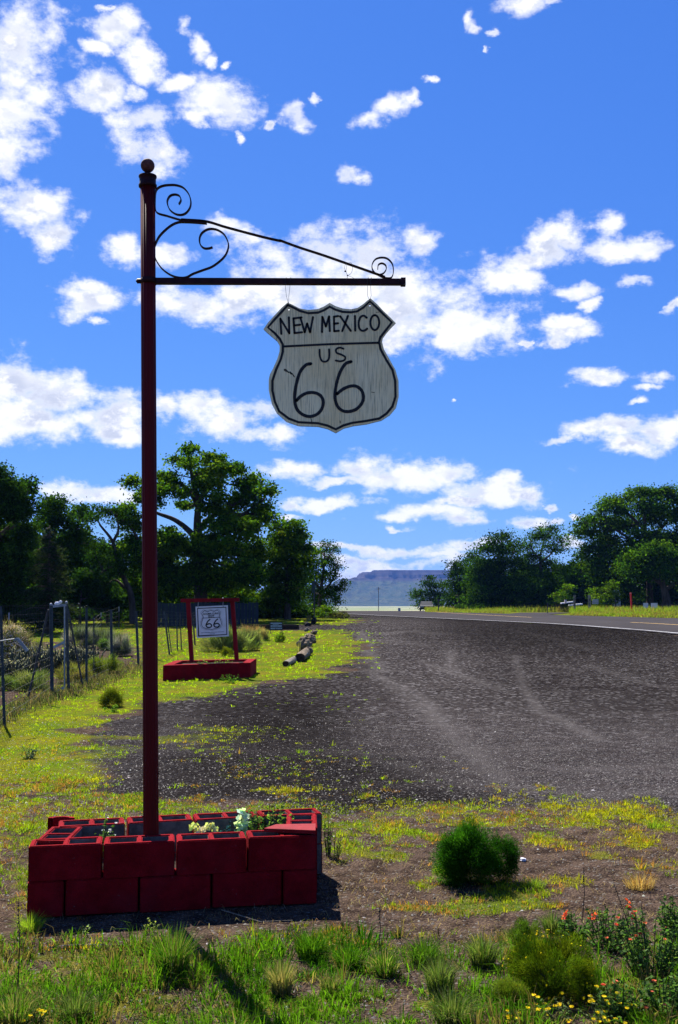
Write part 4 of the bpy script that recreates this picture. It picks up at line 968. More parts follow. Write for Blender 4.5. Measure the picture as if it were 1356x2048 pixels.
T('pale green young tree left of the willow-like bush', 1122, 106, [(1128,1180,12,12),(1115,1192,14,12),(1135,1196,12,12),(1120,1208,18,10)], [(1122,1230),(1122,1195)], (), LTY + LT[:1], 0.175, 1.62, name='bush', cat='bush', group='bushes across the highway', thick=.06)
T('dark bush in shade between the two bright bushes across the highway', 1160, 108, [(1160,1165,22,22),(1150,1195,24,18),(1172,1195,20,18),(1180,1165,14,16)], [(1160,1230),(1160,1185)], (), LDK + LT[3:], 0.237, 1.89, name='bush', cat='bush', group='bushes across the highway', thick=.08)
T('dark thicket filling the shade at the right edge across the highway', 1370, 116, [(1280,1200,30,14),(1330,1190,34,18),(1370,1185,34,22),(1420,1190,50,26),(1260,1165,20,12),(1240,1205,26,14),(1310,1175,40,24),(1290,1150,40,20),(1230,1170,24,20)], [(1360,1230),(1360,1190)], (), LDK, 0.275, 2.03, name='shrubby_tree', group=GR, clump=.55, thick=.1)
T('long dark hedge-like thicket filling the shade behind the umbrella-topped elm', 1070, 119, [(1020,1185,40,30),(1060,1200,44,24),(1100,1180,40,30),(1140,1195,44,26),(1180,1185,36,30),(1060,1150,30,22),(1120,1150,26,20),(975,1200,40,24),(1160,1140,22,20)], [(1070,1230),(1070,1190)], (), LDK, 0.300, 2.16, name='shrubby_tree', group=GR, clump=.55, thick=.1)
T('low dark undergrowth between the road and the upright elm', 1000, 110, [(960,1215,22,9),(1000,1216,30,9),(1045,1213,30,11),(1090,1214,22,8),(920,1217,16,7)], [(1000,1230),(1000,1212)], (), LDK + LTY[2:], 0.188, 1.76, name='undergrowth', cat='bush', thick=.04)
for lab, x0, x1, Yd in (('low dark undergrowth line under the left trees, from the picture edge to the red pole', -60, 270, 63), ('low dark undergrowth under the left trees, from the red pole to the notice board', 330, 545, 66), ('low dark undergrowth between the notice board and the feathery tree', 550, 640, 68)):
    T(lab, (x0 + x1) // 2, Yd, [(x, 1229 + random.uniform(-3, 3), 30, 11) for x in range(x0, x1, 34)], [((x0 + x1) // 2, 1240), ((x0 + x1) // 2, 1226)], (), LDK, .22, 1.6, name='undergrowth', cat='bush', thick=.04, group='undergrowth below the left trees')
print('tree leaves', NL)

# ================================================================== grass
def lawn(name, n, xr, yr, hfun, cfun, wmin, extra=None, mat=None, per=12, rad=.022):
    """grass grows in tufts: per blades fan out from each root crown"""
    nt_ = n // per; x = rng.uniform(*xr, nt_); y = rng.uniform(*yr, nt_); X, Y, Z = G(x, y, 25)
    d, sd = grass_density(X, Y); keep = rng.uniform(0, 1, nt_) < d
    if extra is not None: keep &= extra(X, Y, x, y)
    X, Y, Z, x, y = X[keep], Y[keep], Z[keep], x[keep], y[keep]; k = len(X)
    ht = hfun(X, Y, x, y) * rng.uniform(.6, 1.35, k); ct = cfun(X, Y, x, y, k); big = rng.uniform(.6, 1.6, k)
    a = np.repeat(np.arange(k), per); n = len(a); az_ = rng.uniform(0, 6.283, n); r = rng.uniform(0, 1, n)
    rr = (rad * big[a]) * (1 + Y[a] * .04) * r; p = np.stack([X[a] + np.cos(az_) * rr, Y[a] + np.sin(az_) * rr, Z[a] - .004], -1)
    w = np.maximum(wmin, Y[a] * .00048) * rng.uniform(.6, 1.4, n); h = ht[a] * rng.uniform(.5, 1.2, n)
    v, q_, t = blades_geo(p, h, w, az_ + rng.normal(size=n) * .5, np.clip(.2 + r * .8 + rng.normal(size=n) * .15, .05, 1.1))
    c = np.clip(ct[a] * (1 + .16 * rng.normal(size=(n, 1))), .003, .8)
    o = mesh_np(name, v, q_, t, np.repeat(c, 5, 0), mat or M_grass); tag(o, kind='stuff'); return n
def cmix(X, Y, n, a, b, c, s1_=1.3, seed=51):
    f = fbm(X * s1_, Y * s1_, 3, seed)[:, None]; g = rng.uniform(0, 1, (n, 1)); k = np.clip((f - .38) * 4 + (g - .5) * .9, 0, 1)
    col = np.array(a) * (1 - k) + np.array(b) * k; dry = (rng.uniform(0, 1, n) < .10 + .35 * sst(fbm(X * 2.2, Y * 2.2, 3, 88), .5, .68))[:, None]
    col = np.where(dry, np.array(c), col); return np.clip(col * (1 + .22 * rng.normal(size=(n, 1))), .004, .7)
YG, GG, DR = (.31, .30, .012), (.17, .26, .010), (.30, .17, .035)
def near_far(X, Y, x, y, n):
    c = cmix(X, Y, n, YG, GG, DR); f = sst(Y, 11, 20)[:, None]; g = np.clip(np.array([[.26, .37, .006]]) * (1 + .2 * rng.normal(size=(n, 1))), 0, 1); return c * (1 - f) + g * f
h1 = lambda X, Y, x, y: rng.uniform(.012, .040, len(X)) * (.8 + .9 * sst(fbm(X * 2.5, Y * 2.5, 3, 61), .4, .7)) * (1 + 1.0 * sst(Y, 14, 40))
plx = (FL_, FR_, BR_, BL_)
def off_planter(X, Y, x, y):
    ins = (poly_sd(X, Y, [(p.x, p.y) for p in plx]) > -.02); return ~ins & (X < edge(w0, Y) - 1.2) & (poly_sd(X, Y, [(p.x, p.y) for p in (A, B, C_, D_)]) < .02)
k1 = lawn('lawn_grass', 420000, (-420, 1500), (1228, 1700), h1, near_far, .0035, off_planter, per=9)
k2 = lawn('patchy_grass', 150000, (-420, 1756), (1560, 1900), lambda X, Y, x, y: rng.uniform(.015, .05, len(X)) * (.5 + 1.2 * fbm(X * 5, Y * 5, 2, 5)), lambda X, Y, x, y, n: cmix(X, Y, n, (.27, .24, .012), (.14, .22, .010), (.28, .13, .035)), .0040, off_planter, per=12, rad=.03)
k3 = lawn('foreground_grass', 130000, (-400, 1756), (1850, 2400), lambda X, Y, x, y: rng.uniform(.035, .09, len(X)) * (.6 + 1.0 * sst(fbm(X * 3, Y * 3, 3, 15), .35, .65)), lambda X, Y, x, y, n: cmix(X, Y, n, (.028, .09, .005), (.075, .165, .008), (.14, .11, .04), seed=33), .0052, per=14, rad=.045)
# verge across the highway
def verge():
    n = 100000; x = rng.uniform(850, 1500, n); t = rng.uniform(0, 1, n) ** 1.2; e = np.interp(x, [850, 956, 1356, 1500], [1224.5, 1226.5, 1237.5, 1242]); y = e - t * (14 + 4 * (x > 1200)); X, Y, Z = G(x, y, 30)
    drive = (x > 1020) & (x < 1140) & (y > 1224.5); X, Y, Z = X[~drive], Y[~drive], Z[~drive]; n = len(X); t = t[~drive]
    h = rng.uniform(.25, .75, n) * (.35 + .9 * np.minimum(t * 3, 1)) ; v, q_, tt = blades_geo(np.stack([X, Y, Z], -1), h, np.full(n, .035), rng.uniform(0, 6.28, n), rng.uniform(.1, .7, n))
    c = cmix(X, Y, n, (.15, .23, .016), (.19, .19, .04), (.20, .12, .05), .3); tag(mesh_np('verge_grass', v, q_, tt, np.repeat(c, 5, 0), M_grass), kind='stuff')
verge()
print('blades', k1, k2, k3)
# dry thatch lying flat on the dirt, and pebbles
def thatch():
    n = 26000; x = rng.uniform(-300, 1700, n); y = rng.uniform(1640, 2200, n); X, Y, Z = G(x, y, 25); k = (rng.uniform(0, 1, n) < .2 + .8 * sst(fbm(X * 2, Y * 2, 3, 91), .4, .6)) & off_planter(X, Y, x, y); X, Y, Z = X[k], Y[k], Z[k]; n = len(X)
    v, q_, t = blades_geo(np.stack([X, Y, Z + .003], -1), rng.uniform(.02, .07, n), np.full(n, .0022), rng.uniform(0, 6.28, n), np.full(n, .98), 1.0)
    tag(mesh_np('dry_thatch', v, q_, t, np.repeat(tint([(.22,.15,.08),(.30,.23,.14),(.12,.08,.05)], n), 5, 0), M_grass), kind='stuff')
thatch()
def pebbles():
    n = 34000; x = rng.uniform(-300, 1700, n); y = rng.uniform(1430, 2150, n) ; X, Y, Z = G(x, y, 25)
    k = off_planter(X, Y, x, y) & ((y < 1660) | (rng.uniform(0, 1, n) < .13)); X, Y, Z = X[k], Y[k], Z[k]; n = len(X)
    r = rng.uniform(.004, .011, n) * np.where(rng.uniform(0, 1, n) < .03, 1.7, 1); O = np.array([(1,0,0),(0,1,0),(-1,0,0),(0,-1,0),(0,0,1)], float)
    j = 1 + .4 * rng.normal(size=(n, 5, 1)) * .6; a = rng.uniform(0, 6.28, n); ca, sa = np.cos(a), np.sin(a)
    o = O[None] * j * r[:, None, None]; o = np.stack([o[..., 0] * ca[:, None] - o[..., 1] * sa[:, None], o[..., 0] * sa[:, None] + o[..., 1] * ca[:, None], o[..., 2] * .7], -1)
    v = (np.stack([X, Y, Z], -1)[:, None] + o).reshape(-1, 3); b = np.arange(n)[:, None, None] * 5; t = (b + np.array([[(0,1,4),(1,2,4),(2,3,4),(3,0,4)]])).reshape(-1, 3)
    c = tint([(.022,.019,.018),(.05,.043,.04),(.014,.012,.012),(.085,.075,.07),(.22,.21,.21)], n, .2, [.36, .32, .2, .10, .02])
    M_peb = material('crushed_stone', lambda b_: L(attr('tint', 'Color'), b_.inputs['Base Color']), .7, .3)
    tag(mesh_np('loose_gravel', v, None, t, np.repeat(c, 5, 0), M_peb), kind='stuff')
pebbles()

# ================================================================== plants as single things
def blade_bush(name, label, cat, px, py, wpx, hpx, n, cols, bw=.0035, bl=.35, group=None, parent=None, upright=.5, clumps=26, flowers=None, stems=0, hollow=.25, Yb=None, blunt=.34, zbase=None):
    """a rounded shrub of fine twigs: blades radiate outwards in tufts; flowers = (n, size, colours)"""
    b = GV(px, py) if Yb is None else P(px, py, Yb); s_ = b.y / F; R_, H_ = wpx * s_ / 2, hpx * s_
    if zbase is not None: b.z = zbase
    u_ = rvec(clumps * 4); u_ = u_[u_[:, 2] > -.75][:int(clumps * 1.4)]; k = len(u_); rad = .62 + .16 * rng.normal(size=(k, 1)) * .8
    cc = np.array(b) + u_ * rad * np.array([R_, R_, H_ * .62]) + np.array([0, 0, H_ * .38])
    a = rng.integers(0, k, n); rr = R_ * blunt
    d0 = nrm(u_[a] * 1.0 + rvec(n) * .75 + np.array([0, 0, upright]))
    p = cc[a] + rvec(n) * rr * (rng.uniform(hollow, 1, (n, 1))) ** .6; p[:, 2] = np.maximum(p[:, 2], b.z + .004)
    L_ = R_ * bl * rng.uniform(.5, 1.3, n); fa = np.cross(d0, rvec(n)); fa = nrm(fa)
    w = np.maximum(bw, b.y * .00042) * rng.uniform(.7, 1.2, n)
    v = np.stack([p - fa * (w / 2)[:, None], p + fa * (w / 2)[:, None], p + d0 * L_[:, None]], 1).reshape(-1, 3); t = np.arange(n)[:, None] * 3 + np.array([[0, 1, 2]])
    c = np.repeat(tint(cols, k, .15)[a] * rng.uniform(.75, 1.25, (n, 1)), 3, 0)
    if not flowers and not stems:
        me = mesh_np(name, v - np.array(b), None, t, c, M_grass, parent if parent else None)
        me.location = b; tag(me, label, cat, group); return me
    root = empty(name, b, label, cat, group); mesh_np('foliage', v, None, t, c, M_grass, root)
    if stems:
        m = MB()
        for _ in range(stems):
            e = Vector(cc[random.randrange(k)]); m.tube([b, b.lerp(e, .5) + Vector((0, 0, .02)), e], [.006, .004, .002], 4, False)
        tag(m.build('stem', M_bark, root), kind='stuff')
    if flowers:
        nf, sz, fc = flowers; ff = rvec(nf); ff[:, 2] = np.abs(ff[:, 2]); p = np.array(b) + ff * np.array([R_, R_, H_]) * rng.uniform(.9, 1.04, (nf, 1))
        v, t = leaf_geo(p, nrm(ff + rvec(nf) * .5), np.full(nf, sz) * rng.uniform(.7, 1.2, nf), .9); tag(mesh_np('flower_head', v, None, t, np.repeat(tint(fc, nf, .1), 4, 0), M_petal, root), kind='stuff')
    return root
def tuft(label, px, py, wpx, hpx, n, cols, group=None, name='grass_clump', w=.0032, zbase=None, Yb=None):
    b = GV(px, py) if Yb is None else P(px, py, Yb); s_ = b.y / F; r = wpx * s_ * .22; H_ = hpx * s_ * .82
    n = int(n * 1.5); a = rng.uniform(0, 6.283, n); q = np.sqrt(rng.uniform(0, 1, n)) * r; p = np.stack([b.x + np.cos(a) * q, b.y + np.sin(a) * q, np.full(n, b.z - .01)], -1)
    h = H_ * rng.uniform(.45, 1.12, n); lean = np.clip(q / r * .75 + rng.normal(size=n) * .15, .05, 1) * min(1.2, wpx / hpx * .8)
    v, q_, t = blades_geo(p, h, np.maximum(w, b.y * .0004) * rng.uniform(.6, 1.2, n), a + rng.normal(size=n) * .5, np.clip(lean, 0, 1.1), .45)
    o = mesh_np(name, v - np.array(b), q_, t, np.repeat(tint(cols, n, .22), 5, 0), M_grass); o.location = b; return tag(o, label, 'grass', group)
def leafy(name, label, cat, px, py, wpx, hpx, nst, nleaf, leaf, cols, group=None, stemcol=M_bark, flowers=None, asp=.5, spread=1., Yb=None, zbase=None, lean=0, flower_lab=None):
    """weed or herb: stems with leaves along them; flowers = (per stem, size, colours)"""
    b = GV(px, py) if Yb is None else P(px, py, Yb)
    if zbase is not None: b.z = zbase
    s_ = b.y / F; R_, H_ = wpx * s_ / 2, hpx * s_; root = empty(name, b, label, cat, group)
    m = MB(); PV, NV, SZ = [], [], []; tips = []
    for i in range(nst):
        a = random.uniform(0, 6.283); r = R_ * math.sqrt(random.random()) * spread; hh = H_ * random.uniform(.55, 1.05) * (1 - .35 * (r / max(R_, 1e-6)) ** 2)
        p0 = b + Vector((math.cos(a) * r * .35, math.sin(a) * r * .35, -.01)); p2 = b + Vector((math.cos(a) * r + lean * hh, math.sin(a) * r, hh)); p1 = p0.lerp(p2, .5) + Vector((random.uniform(-.01, .01), random.uniform(-.01, .01), .03 * hh))
        m.tube([p0, p1, p2], [.0028, .0022, .0014], 4, False); tips.append(p2)
        for _ in range(nleaf):
            t = random.uniform(.15, 1.02); c = (p0.lerp(p1, t * 2) if t < .5 else p1.lerp(p2, t * 2 - 1)); w_ = rvec(1)[0]; w_[2] = abs(w_[2]) * .4
            PV.append(np.array(c) + w_ * leaf * .5); NV.append(nrm(np.array([0, 0, 1.]) + rvec(1)[0] * .8)); SZ.append(leaf * random.uniform(.6, 1.25))
    tag(m.build('stem', simple_stem, root), kind='stuff')
    PV, NV, SZ = np.array(PV), np.array(NV), np.array(SZ); v, t = leaf_geo(PV, NV, SZ, asp)
    tag(mesh_np('leaf', v, None, t, np.repeat(tint(cols, len(PV), .2), 4, 0), M_grass, root), kind='stuff')
    if flowers:
        per, sz, fc = flowers
        for tp in tips:
            if random.random() > min(per, 1): continue
            for _ in range(max(1, int(per))):
                c = tp + Vector((random.uniform(-1, 1) * sz, random.uniform(-1, 1) * sz, random.uniform(-1.6, .6) * sz)); nP = 5
                pv = np.array([np.array(c) + np.array([math.cos(k * 1.2566), math.sin(k * 1.2566), .3]) * sz * .35 for k in range(nP)]); nvv = nrm(np.tile(np.array([[0, -.5, .8]]), (nP, 1)) + rvec(nP) * .4)
                v, t = leaf_geo(pv, nvv, np.full(nP, sz * .8), .8); mesh_np('flower', v, None, t, np.repeat(tint(fc, nP, .1), 4, 0), M_petal, root)
    return root
simple_stem = worn('green_stem', (.03, .05, .012), (.07, .08, .03), 30, .8, .2, 0)

# foreground shrubs
DKG = [(.014, .060, .005), (.022, .085, .006), (.035, .115, .008), (.010, .04, .004)]
blade_bush('round_bush', 'dense round dark green bush on the dirt right of the block planter', 'bush', 938, 1768, 134, 128, 46000, DKG, .0034, .10, upright=.3, clumps=130, blunt=.30)
blade_bush('round_bush', 'smaller lobe-like bush touching the right side of the round dark green bush', 'bush', 1008, 1762, 66, 98, 14000, DKG, .0034, .16, upright=.4, clumps=60, blunt=.32)
blade_bush('round_bush', 'small clipped-looking round bush on the yellow lawn left of the pole', 'bush', 223, 1413, 54, 40, 7000, [(.10, .12, .012), (.07, .10, .010), (.13, .13, .015)], .005, .16, upright=.2, clumps=40)
blade_bush('flowering_bush', 'broad yellow-green bush with tiny yellow flowers at the bottom right', 'bush', 1105, 1985, 215, 112, 30000, [(.075, .11, .006), (.05, .085, .005), (.11, .14, .007), (.025, .05, .004)], .0024, .085, upright=.6, clumps=80, blunt=.17, flowers=(90, .012, [(.5, .38, .01)]), stems=10)
blade_bush('flowering_bush', 'darker upright tuft of the yellow-green shrubs, behind the broad bush', 'bush', 1050, 1905, 66, 70, 6000, [(.06, .11, .012), (.05, .09, .010)], .0024, .22, upright=.8, clumps=28)
blade_bush('flowering_bush', 'low olive bush left of the broad yellow-green bush at the bottom', 'bush', 1025, 2010, 80, 50, 6000, [(.11, .14, .02), (.08, .12, .012)], .0024, .18, upright=.6, clumps=30, flowers=(12, .01, [(.5, .38, .01)]))
# orange globe mallow at the right, daisies at the bottom
MAL = [(.05, .11, .02), (.07, .14, .03), (.035, .075, .016), (.10, .16, .05)]
for i, (x, y, w, h, n, lab) in enumerate(((1300,1960,150,140,34,'large leafy plant with orange blossoms at the right edge, tallest of its kind'),(1215,1900,110,90,22,'leafy plant with a few orange blossoms, behind the broad yellow-green bush'),(1345,1875,90,80,20,'leafy dark plant at the right edge, behind the large orange-blossomed one'),
                                     (1150,1880,90,50,14,'low leafy plant with one bright orange-red cluster, above the broad bush'),(1330,2035,120,90,24,'leafy plant in the bottom right corner with small orange blossoms'),(1235,2040,110,70,18,'dark leafy plant between the daisies and the corner plant'))):
    leafy('flowering_plant', lab, 'plant', x, y, w, h, int(n * 1.7), 20, .026, MAL, 'orange-flowered leafy plants at the bottom right', flowers=(.16, .016, [(.75, .14, .06), (.8, .22, .12), (.6, .06, .03)]), spread=1.)
for x, y, lab in ((1130,1826,'bright orange-red flower spike left of the other orange flowers'),(1186,1832,'small pale orange flower spike between the two larger ones'),(1256,1812,'tall salmon-orange flower spike right of the other spikes')):
    b = P(x, y, GV(x, y + 75).y); root = empty('flower_spike', GV(x, y + 75), lab, 'flower', 'orange flower spikes')
    m = MB(); m.tube([root.location, b + Vector((0, 0, .02))], [.0022, .0015], 4, False); m.build('stem', simple_stem, root)
    for k in range(7 if x != 1186 else 4):
        c = np.array(b) + rng.normal(size=3) * np.array([.008, .008, .016]); n_ = nrm(rvec(4) + np.array([0, -.6, .4])); v, t = leaf_geo(c + rvec(4) * .005, n_, np.full(4, .014), .8); mesh_np('flower', v, None, t, np.repeat(tint([(.8, .10, .04), (.85, .2, .1)], 4, .1), 4, 0), M_petal, root)
for i, (x, y, w, h, n, lab) in enumerate(((1120,2044,120,46,26,'patch of yellow daisies at the bottom, left of the larger patch'),(1215,2046,120,60,30,'larger patch of yellow daisies at the bottom edge right of the broad bush'),(1015,2052,60,26,10,'few yellow daisies at the bottom edge under the low olive bush'),(70,2046,60,32,9,'few yellow daisies in the bottom left corner'))):
    leafy('daisy_plant', lab, 'flower', x, y, w, h, n, 12, .014, [(.10, .15, .05), (.16, .20, .09)], 'yellow daisies along the bottom edge', flowers=(.8, .016, [(.75, .52, .01), (.85, .62, .03)]), asp=.4)
# grass clumps
GG_ = [(.03, .09, .006), (.05, .13, .008), (.08, .16, .01)]; GD_ = [(.20, .17, .07), (.27, .23, .10), (.10, .13, .03)]; GS_ = [(.09, .13, .035), (.15, .17, .06), (.05, .10, .012)]
for a in (('large green grass clump with straw tips, nearest the planter\'s dark front', 345,1955,110,130,520,GG_+GD_[:1]),
          ('low bright green grass clump at the left foot of the planter', 62,1862,80,55,260,[(.16,.24,.02),(.22,.30,.03)]),
          ('straw-coloured feathery grass clump below the planter\'s right half', 562,1990,75,95,340,GD_),
          ('small straw grass clump right of the larger straw-coloured one', 660,1985,60,60,200,GD_+GG_[:1]),
          ('dark green leafy grass clump below the planter\'s right corner', 622,1915,100,85,420,GG_),
          ('green grass clump right of the planter\'s right corner clump', 700,1935,90,70,320,GG_),
          ('fine grey-green grass clump left of the broad yellow-green bush', 965,1930,90,85,420,GS_),
          ('tall pale feathery grass clump among the bottom centre grasses', 880,1985,90,100,420,GS_),
          ('widest pale green grass clump at the bottom, left of the low olive bush', 905,2046,120,90,520,GS_),
          ('dark fine grass clump behind the pale clumps, bottom centre', 850,1925,100,75,420,GG_+GS_[:1]),
          ('wispy grass clump leaning over the dirt at bottom centre', 770,1950,90,80,300,GG_+GD_[1:2]),
          ('pale dry grass clump in the bottom left corner', 30,2046,120,90,420,GD_+GG_),
          ('pale wispy grass clump right of the corner clump, bottom left', 150,2035,110,80,320,GS_),
          ('fine pale grass clump beside the orange-red flower spike', 1105,1865,60,60,260,GS_),
          ('straw grass wisps bent over above the fine grey-green clump', 1020,1885,70,45,140,GD_),
          ('bright green grass clump between the round dark bush and its small white stone', 1070,1775,70,32,160,[(.16,.24,.02),(.22,.30,.03)]),
          ('low green grass clump under the left edge of the round dark bush', 880,1745,50,30,110,[(.16,.24,.02),(.22,.30,.03)]),
          ('small grass clump at the right edge in front of the gravel', 1310,1655,60,30,110,[(.16,.24,.02),(.22,.30,.03)]),
          ('straw-brown tumbled grass clump at the right, above the leafy plants', 1280,1775,110,45,300,[(.30,.17,.07),(.36,.24,.12)])):
    tuft(a[0], *a[1:7], group='grass clumps across the foreground')
# tall single weeds
for i, (x, y0, y1, lab) in enumerate(((1165,1840,1735,'thin dark upright weed stalk in front of the dirt at right'),(35,1990,1800,'thin dark weed stalk at the bottom left edge'),(1272,1910,1765,'bent dark weed stem rising over the leafy plants at right'),(757,1900,1815,'short dark weed stalk with a seed head at bottom centre'))):
    b = GV(x, y0); m = MB(); t = P(x + (-45 if i == 2 else 2), y1, b.y); m.tube([b, b.lerp(t, .5) + Vector((.008, 0, 0)), t], [.003, .0022, .0012], 5, False)
    for k in range(14):
        c = b.lerp(t, random.uniform(.62, 1)); m.ball(c + Vector((random.uniform(-.004, .004), 0, 0)), .0042, 5)
    o = tag(m.build('weed_stalk', M_darkstalk if 'M_darkstalk' in globals() else M_bark), lab, 'weed', 'dark weed stalks')
tw = MB(); tw.tube([GV(x, y) + Vector((0, 0, .012)) for x, y in ((98,1900),(130,1896),(175,1894),(230,1894),(262,1896))], [.003, .004, .0035, .003, .002], 5); tag(tw.build('fallen_twig', M_wood), 'long pale fallen twig on the dirt below the planter at left', 'twig')
tw = MB(); tw.tube([GV(x, y) + Vector((0, 0, h)) for x, y, h in ((442,1838,.05),(480,1842,.03),(520,1848,.012),(585,1845,.012))], [.002, .003, .003, .002], 5); tag(tw.build('fallen_twig', M_wood), 'fallen twig in the shadow in front of the planter', 'twig')
# little plants and flat tufts on the lawn and lot
leafy('weed', 'small blue-grey weed on the yellow lawn at the left edge', 'weed', 58, 1517, 46, 26, 14, 12, .03, [(.06, .10, .07), (.09, .13, .09)])
leafy('weed', 'tall green weed against the right end of the block planter', 'weed', 656, 1712, 34, 82, 10, 14, .022, [(.10, .16, .03), (.07, .12, .02)], spread=.8)
leafy('weed', 'leafy weed with pale flowers beside the tall weed at the planter end', 'weed', 672, 1720, 26, 60, 7, 12, .02, [(.10, .16, .03), (.14, .19, .05)], flowers=(.4, .012, [(.7, .7, .6)]))
leafy('weed', 'sprawling green weed at the front of the smaller planter box', 'weed', 462, 1366, 52, 18, 16, 14, .05, [(.08, .16, .02), (.05, .10, .015)])
leafy('weed', 'green weed at the foot of the small round bush left of the pole', 'weed', 222, 1424, 34, 16, 10, 12, .04, [(.10, .18, .02)])
leafy('weed', 'little weed seedling standing in the dark front shadow of the planter', 'weed', 172, 1872, 16, 36, 2, 7, .02, [(.25, .30, .14)])
leafy('weed', 'yellow-green weed at the shadow edge below the planter', 'weed', 300, 1866, 34, 30, 6, 8, .02, [(.25, .30, .08)])

# plants inside the block planter
sz_ = .20
def in_planter(x, y): return None
leafy('white_flowers', 'green plant with small white flowers in the left part of the planter', 'flower', 212, 1668, 56, 78, 18, 10, .026, [(.06, .12, .02), (.10, .17, .04)], flowers=(.7, .016, [(.75, .72, .72)]), Yb=6.35, zbase=.25)
leafy('white_flowers', 'two thin white-flowered stems beside the foot of the pole in the planter', 'flower', 247, 1672, 30, 34, 4, 2, .02, [(.06, .12, .02)], flowers=(1, .014, [(.8, .75, .78)]), Yb=6.3, zbase=.27)
leafy('herb', 'leafy green plant at the right end inside the planter', 'plant', 535, 1652, 96, 88, 30, 16, .032, [(.07, .14, .02), (.10, .19, .03), (.15, .24, .05)], flowers=(.15, .014, [(.7, .16, .08)]), Yb=6.75, zbase=.22, spread=1.1)
leafy('silver_plant', 'pale silvery green large-leaved plant standing up in the planter', 'plant', 482, 1662, 30, 84, 7, 12, .055, [(.38, .50, .36), (.48, .60, .44)], Yb=6.62, zbase=.22, asp=.8, spread=.5)
leafy('herb', 'blue-green small-leaved plant left of the silvery plant in the planter', 'plant', 460, 1664, 50, 60, 14, 14, .022, [(.02, .07, .08), (.03, .11, .12)], Yb=6.58, zbase=.24)
# crumpled pale artificial flowers: ruffled petals
fl = empty('artificial_flowers', P(400, 1668, 6.42), 'crumpled pale yellow-green and white artificial flowers lying in the planter', 'flower')
for (x, y, r, c) in ((388,1655,.030,(.55,.62,.22)),(405,1660,.026,(.72,.66,.5)),(420,1654,.030,(.58,.60,.28)),(396,1664,.028,(.75,.62,.5)),(430,1660,.022,(.5,.55,.25))):
    cc = np.array(P(x, y, 6.42)); cc[2] = max(cc[2], .34); n = 26; a = rng.uniform(0, 6.28, n); q = rng.uniform(.2, 1, n); p = cc + np.stack([np.cos(a) * q * r, np.sin(a) * q * r, rng.uniform(-.3, .6, n) * r], -1)
    v, t = leaf_geo(p, nrm(np.stack([np.cos(a), np.sin(a), 1.2 - q], -1) + rvec(n) * .35), np.full(n, r * .95), .9); mesh_np('bloom', v, None, t, np.repeat(tint([c], n, .08), 4, 0), M_petal, fl)
m = MB()
for x, y in ((388,1672),(405,1672),(422,1670)): m.tube([P(x, y + 22, 6.42), P(x, y - 12, 6.42)], .003, 5)
tag(m.build('stem', simple_stem, fl), kind='stuff')
leafy('weed', 'low weeds in the soil of the smaller planter box', 'weed', 428, 1322, 110, 7, 20, 5, .05, [(.12, .17, .04)], Yb=(A.y + C_.y) / 2, zbase=.29)

# ================================================================== lawn mounds and bushes behind the smaller planter
TAN = [(.26, .21, .10), (.20, .18, .08), (.14, .15, .05)]; SAGE = [(.13, .16, .06), (.17, .19, .08), (.09, .12, .04)]
for a in (('grassy_mound','wide sage-green grassy mound directly behind the smaller sign',450,1303,90,44,5000,SAGE),('grassy_mound','sage-green grassy mound right of the red arch\'s right post',492,1301,62,38,3800,SAGE),
          ('round_bush','small yellow-green bush left of the arch\'s right post, the farther one',451,1303,34,22,1500,[(.12,.13,.012),(.08,.10,.01)]),('round_bush','small yellow-green bush left of the arch\'s right post, the nearer one',455,1312,26,18,1300,[(.13,.13,.012),(.08,.10,.01)]),
          ('round_bush','small green bush on the lawn below the black notice board',560,1284,22,16,1200,[(.10,.16,.015),(.06,.10,.01)]),('dry_bush','tan dry bush left of the black notice board',524,1281,32,20,1800,TAN),('dry_bush','reddish tan low scrub behind the sage-green mounds',505,1272,60,14,1600,[(.22,.13,.08),(.2,.17,.08)]),
          ('dry_bush','small tan tuft beside the farthest stones of the row',618,1242,12,12,500,TAN)):
    blade_bush(a[0], a[1], 'bush', a[2], a[3], a[4], a[5], a[6], a[7], .01, .35, group='low mounds and bushes on the lawn', upright=.8, clumps=22)
tuft('thin tall dry weed beside the row of logs', 597, 1305, 14, 38, 14, GD_, name='weed_clump')

# ================================================================== row of logs and stones
def log(label, x0, y0, x1, y1, rpx, mats=(M_wood, M_woodend)):
    a = GV(x0, y0); b = GV(x1, y1); r = rpx * .85 * a.y / F; a.z += r * .8; b.z += r * .8; m = MB(); n = 14; k = 5; t = (b - a).normalized(); s_ = t.cross(Vector((0, 0, 1))).normalized(); u_ = s_.cross(t)
    for i in range(k):
        c = a.lerp(b, i / (k - 1))
        for j in range(n): w_ = 2 * math.pi * j / n; m.v.append(tuple(c + (s_ * math.cos(w_) + u_ * math.sin(w_)) * r * (1 + .07 * math.sin(3 * w_ + i) + random.uniform(-.03, .03))))
    m.f = [(i*n+j, i*n+(j+1)%n, (i+1)*n+(j+1)%n, (i+1)*n+j) for i in range(k-1) for j in range(n)]; m.m = [0] * len(m.f)
    m.f += [tuple(range(n))[::-1], tuple((k-1)*n+j for j in range(n))]; m.m += [1, 1]
    return tag(m.build('log', list(mats)), label, 'log', 'row of logs and stones edging the lawn')
log('smaller grey log with a dark sawn end, nearest of the row', 571, 1333, 590, 1323, 7.5)
log('thicker brown log with a big dark sawn end, second in the row', 600, 1324, 612, 1312, 11.5, (M_stone, M_woodend))
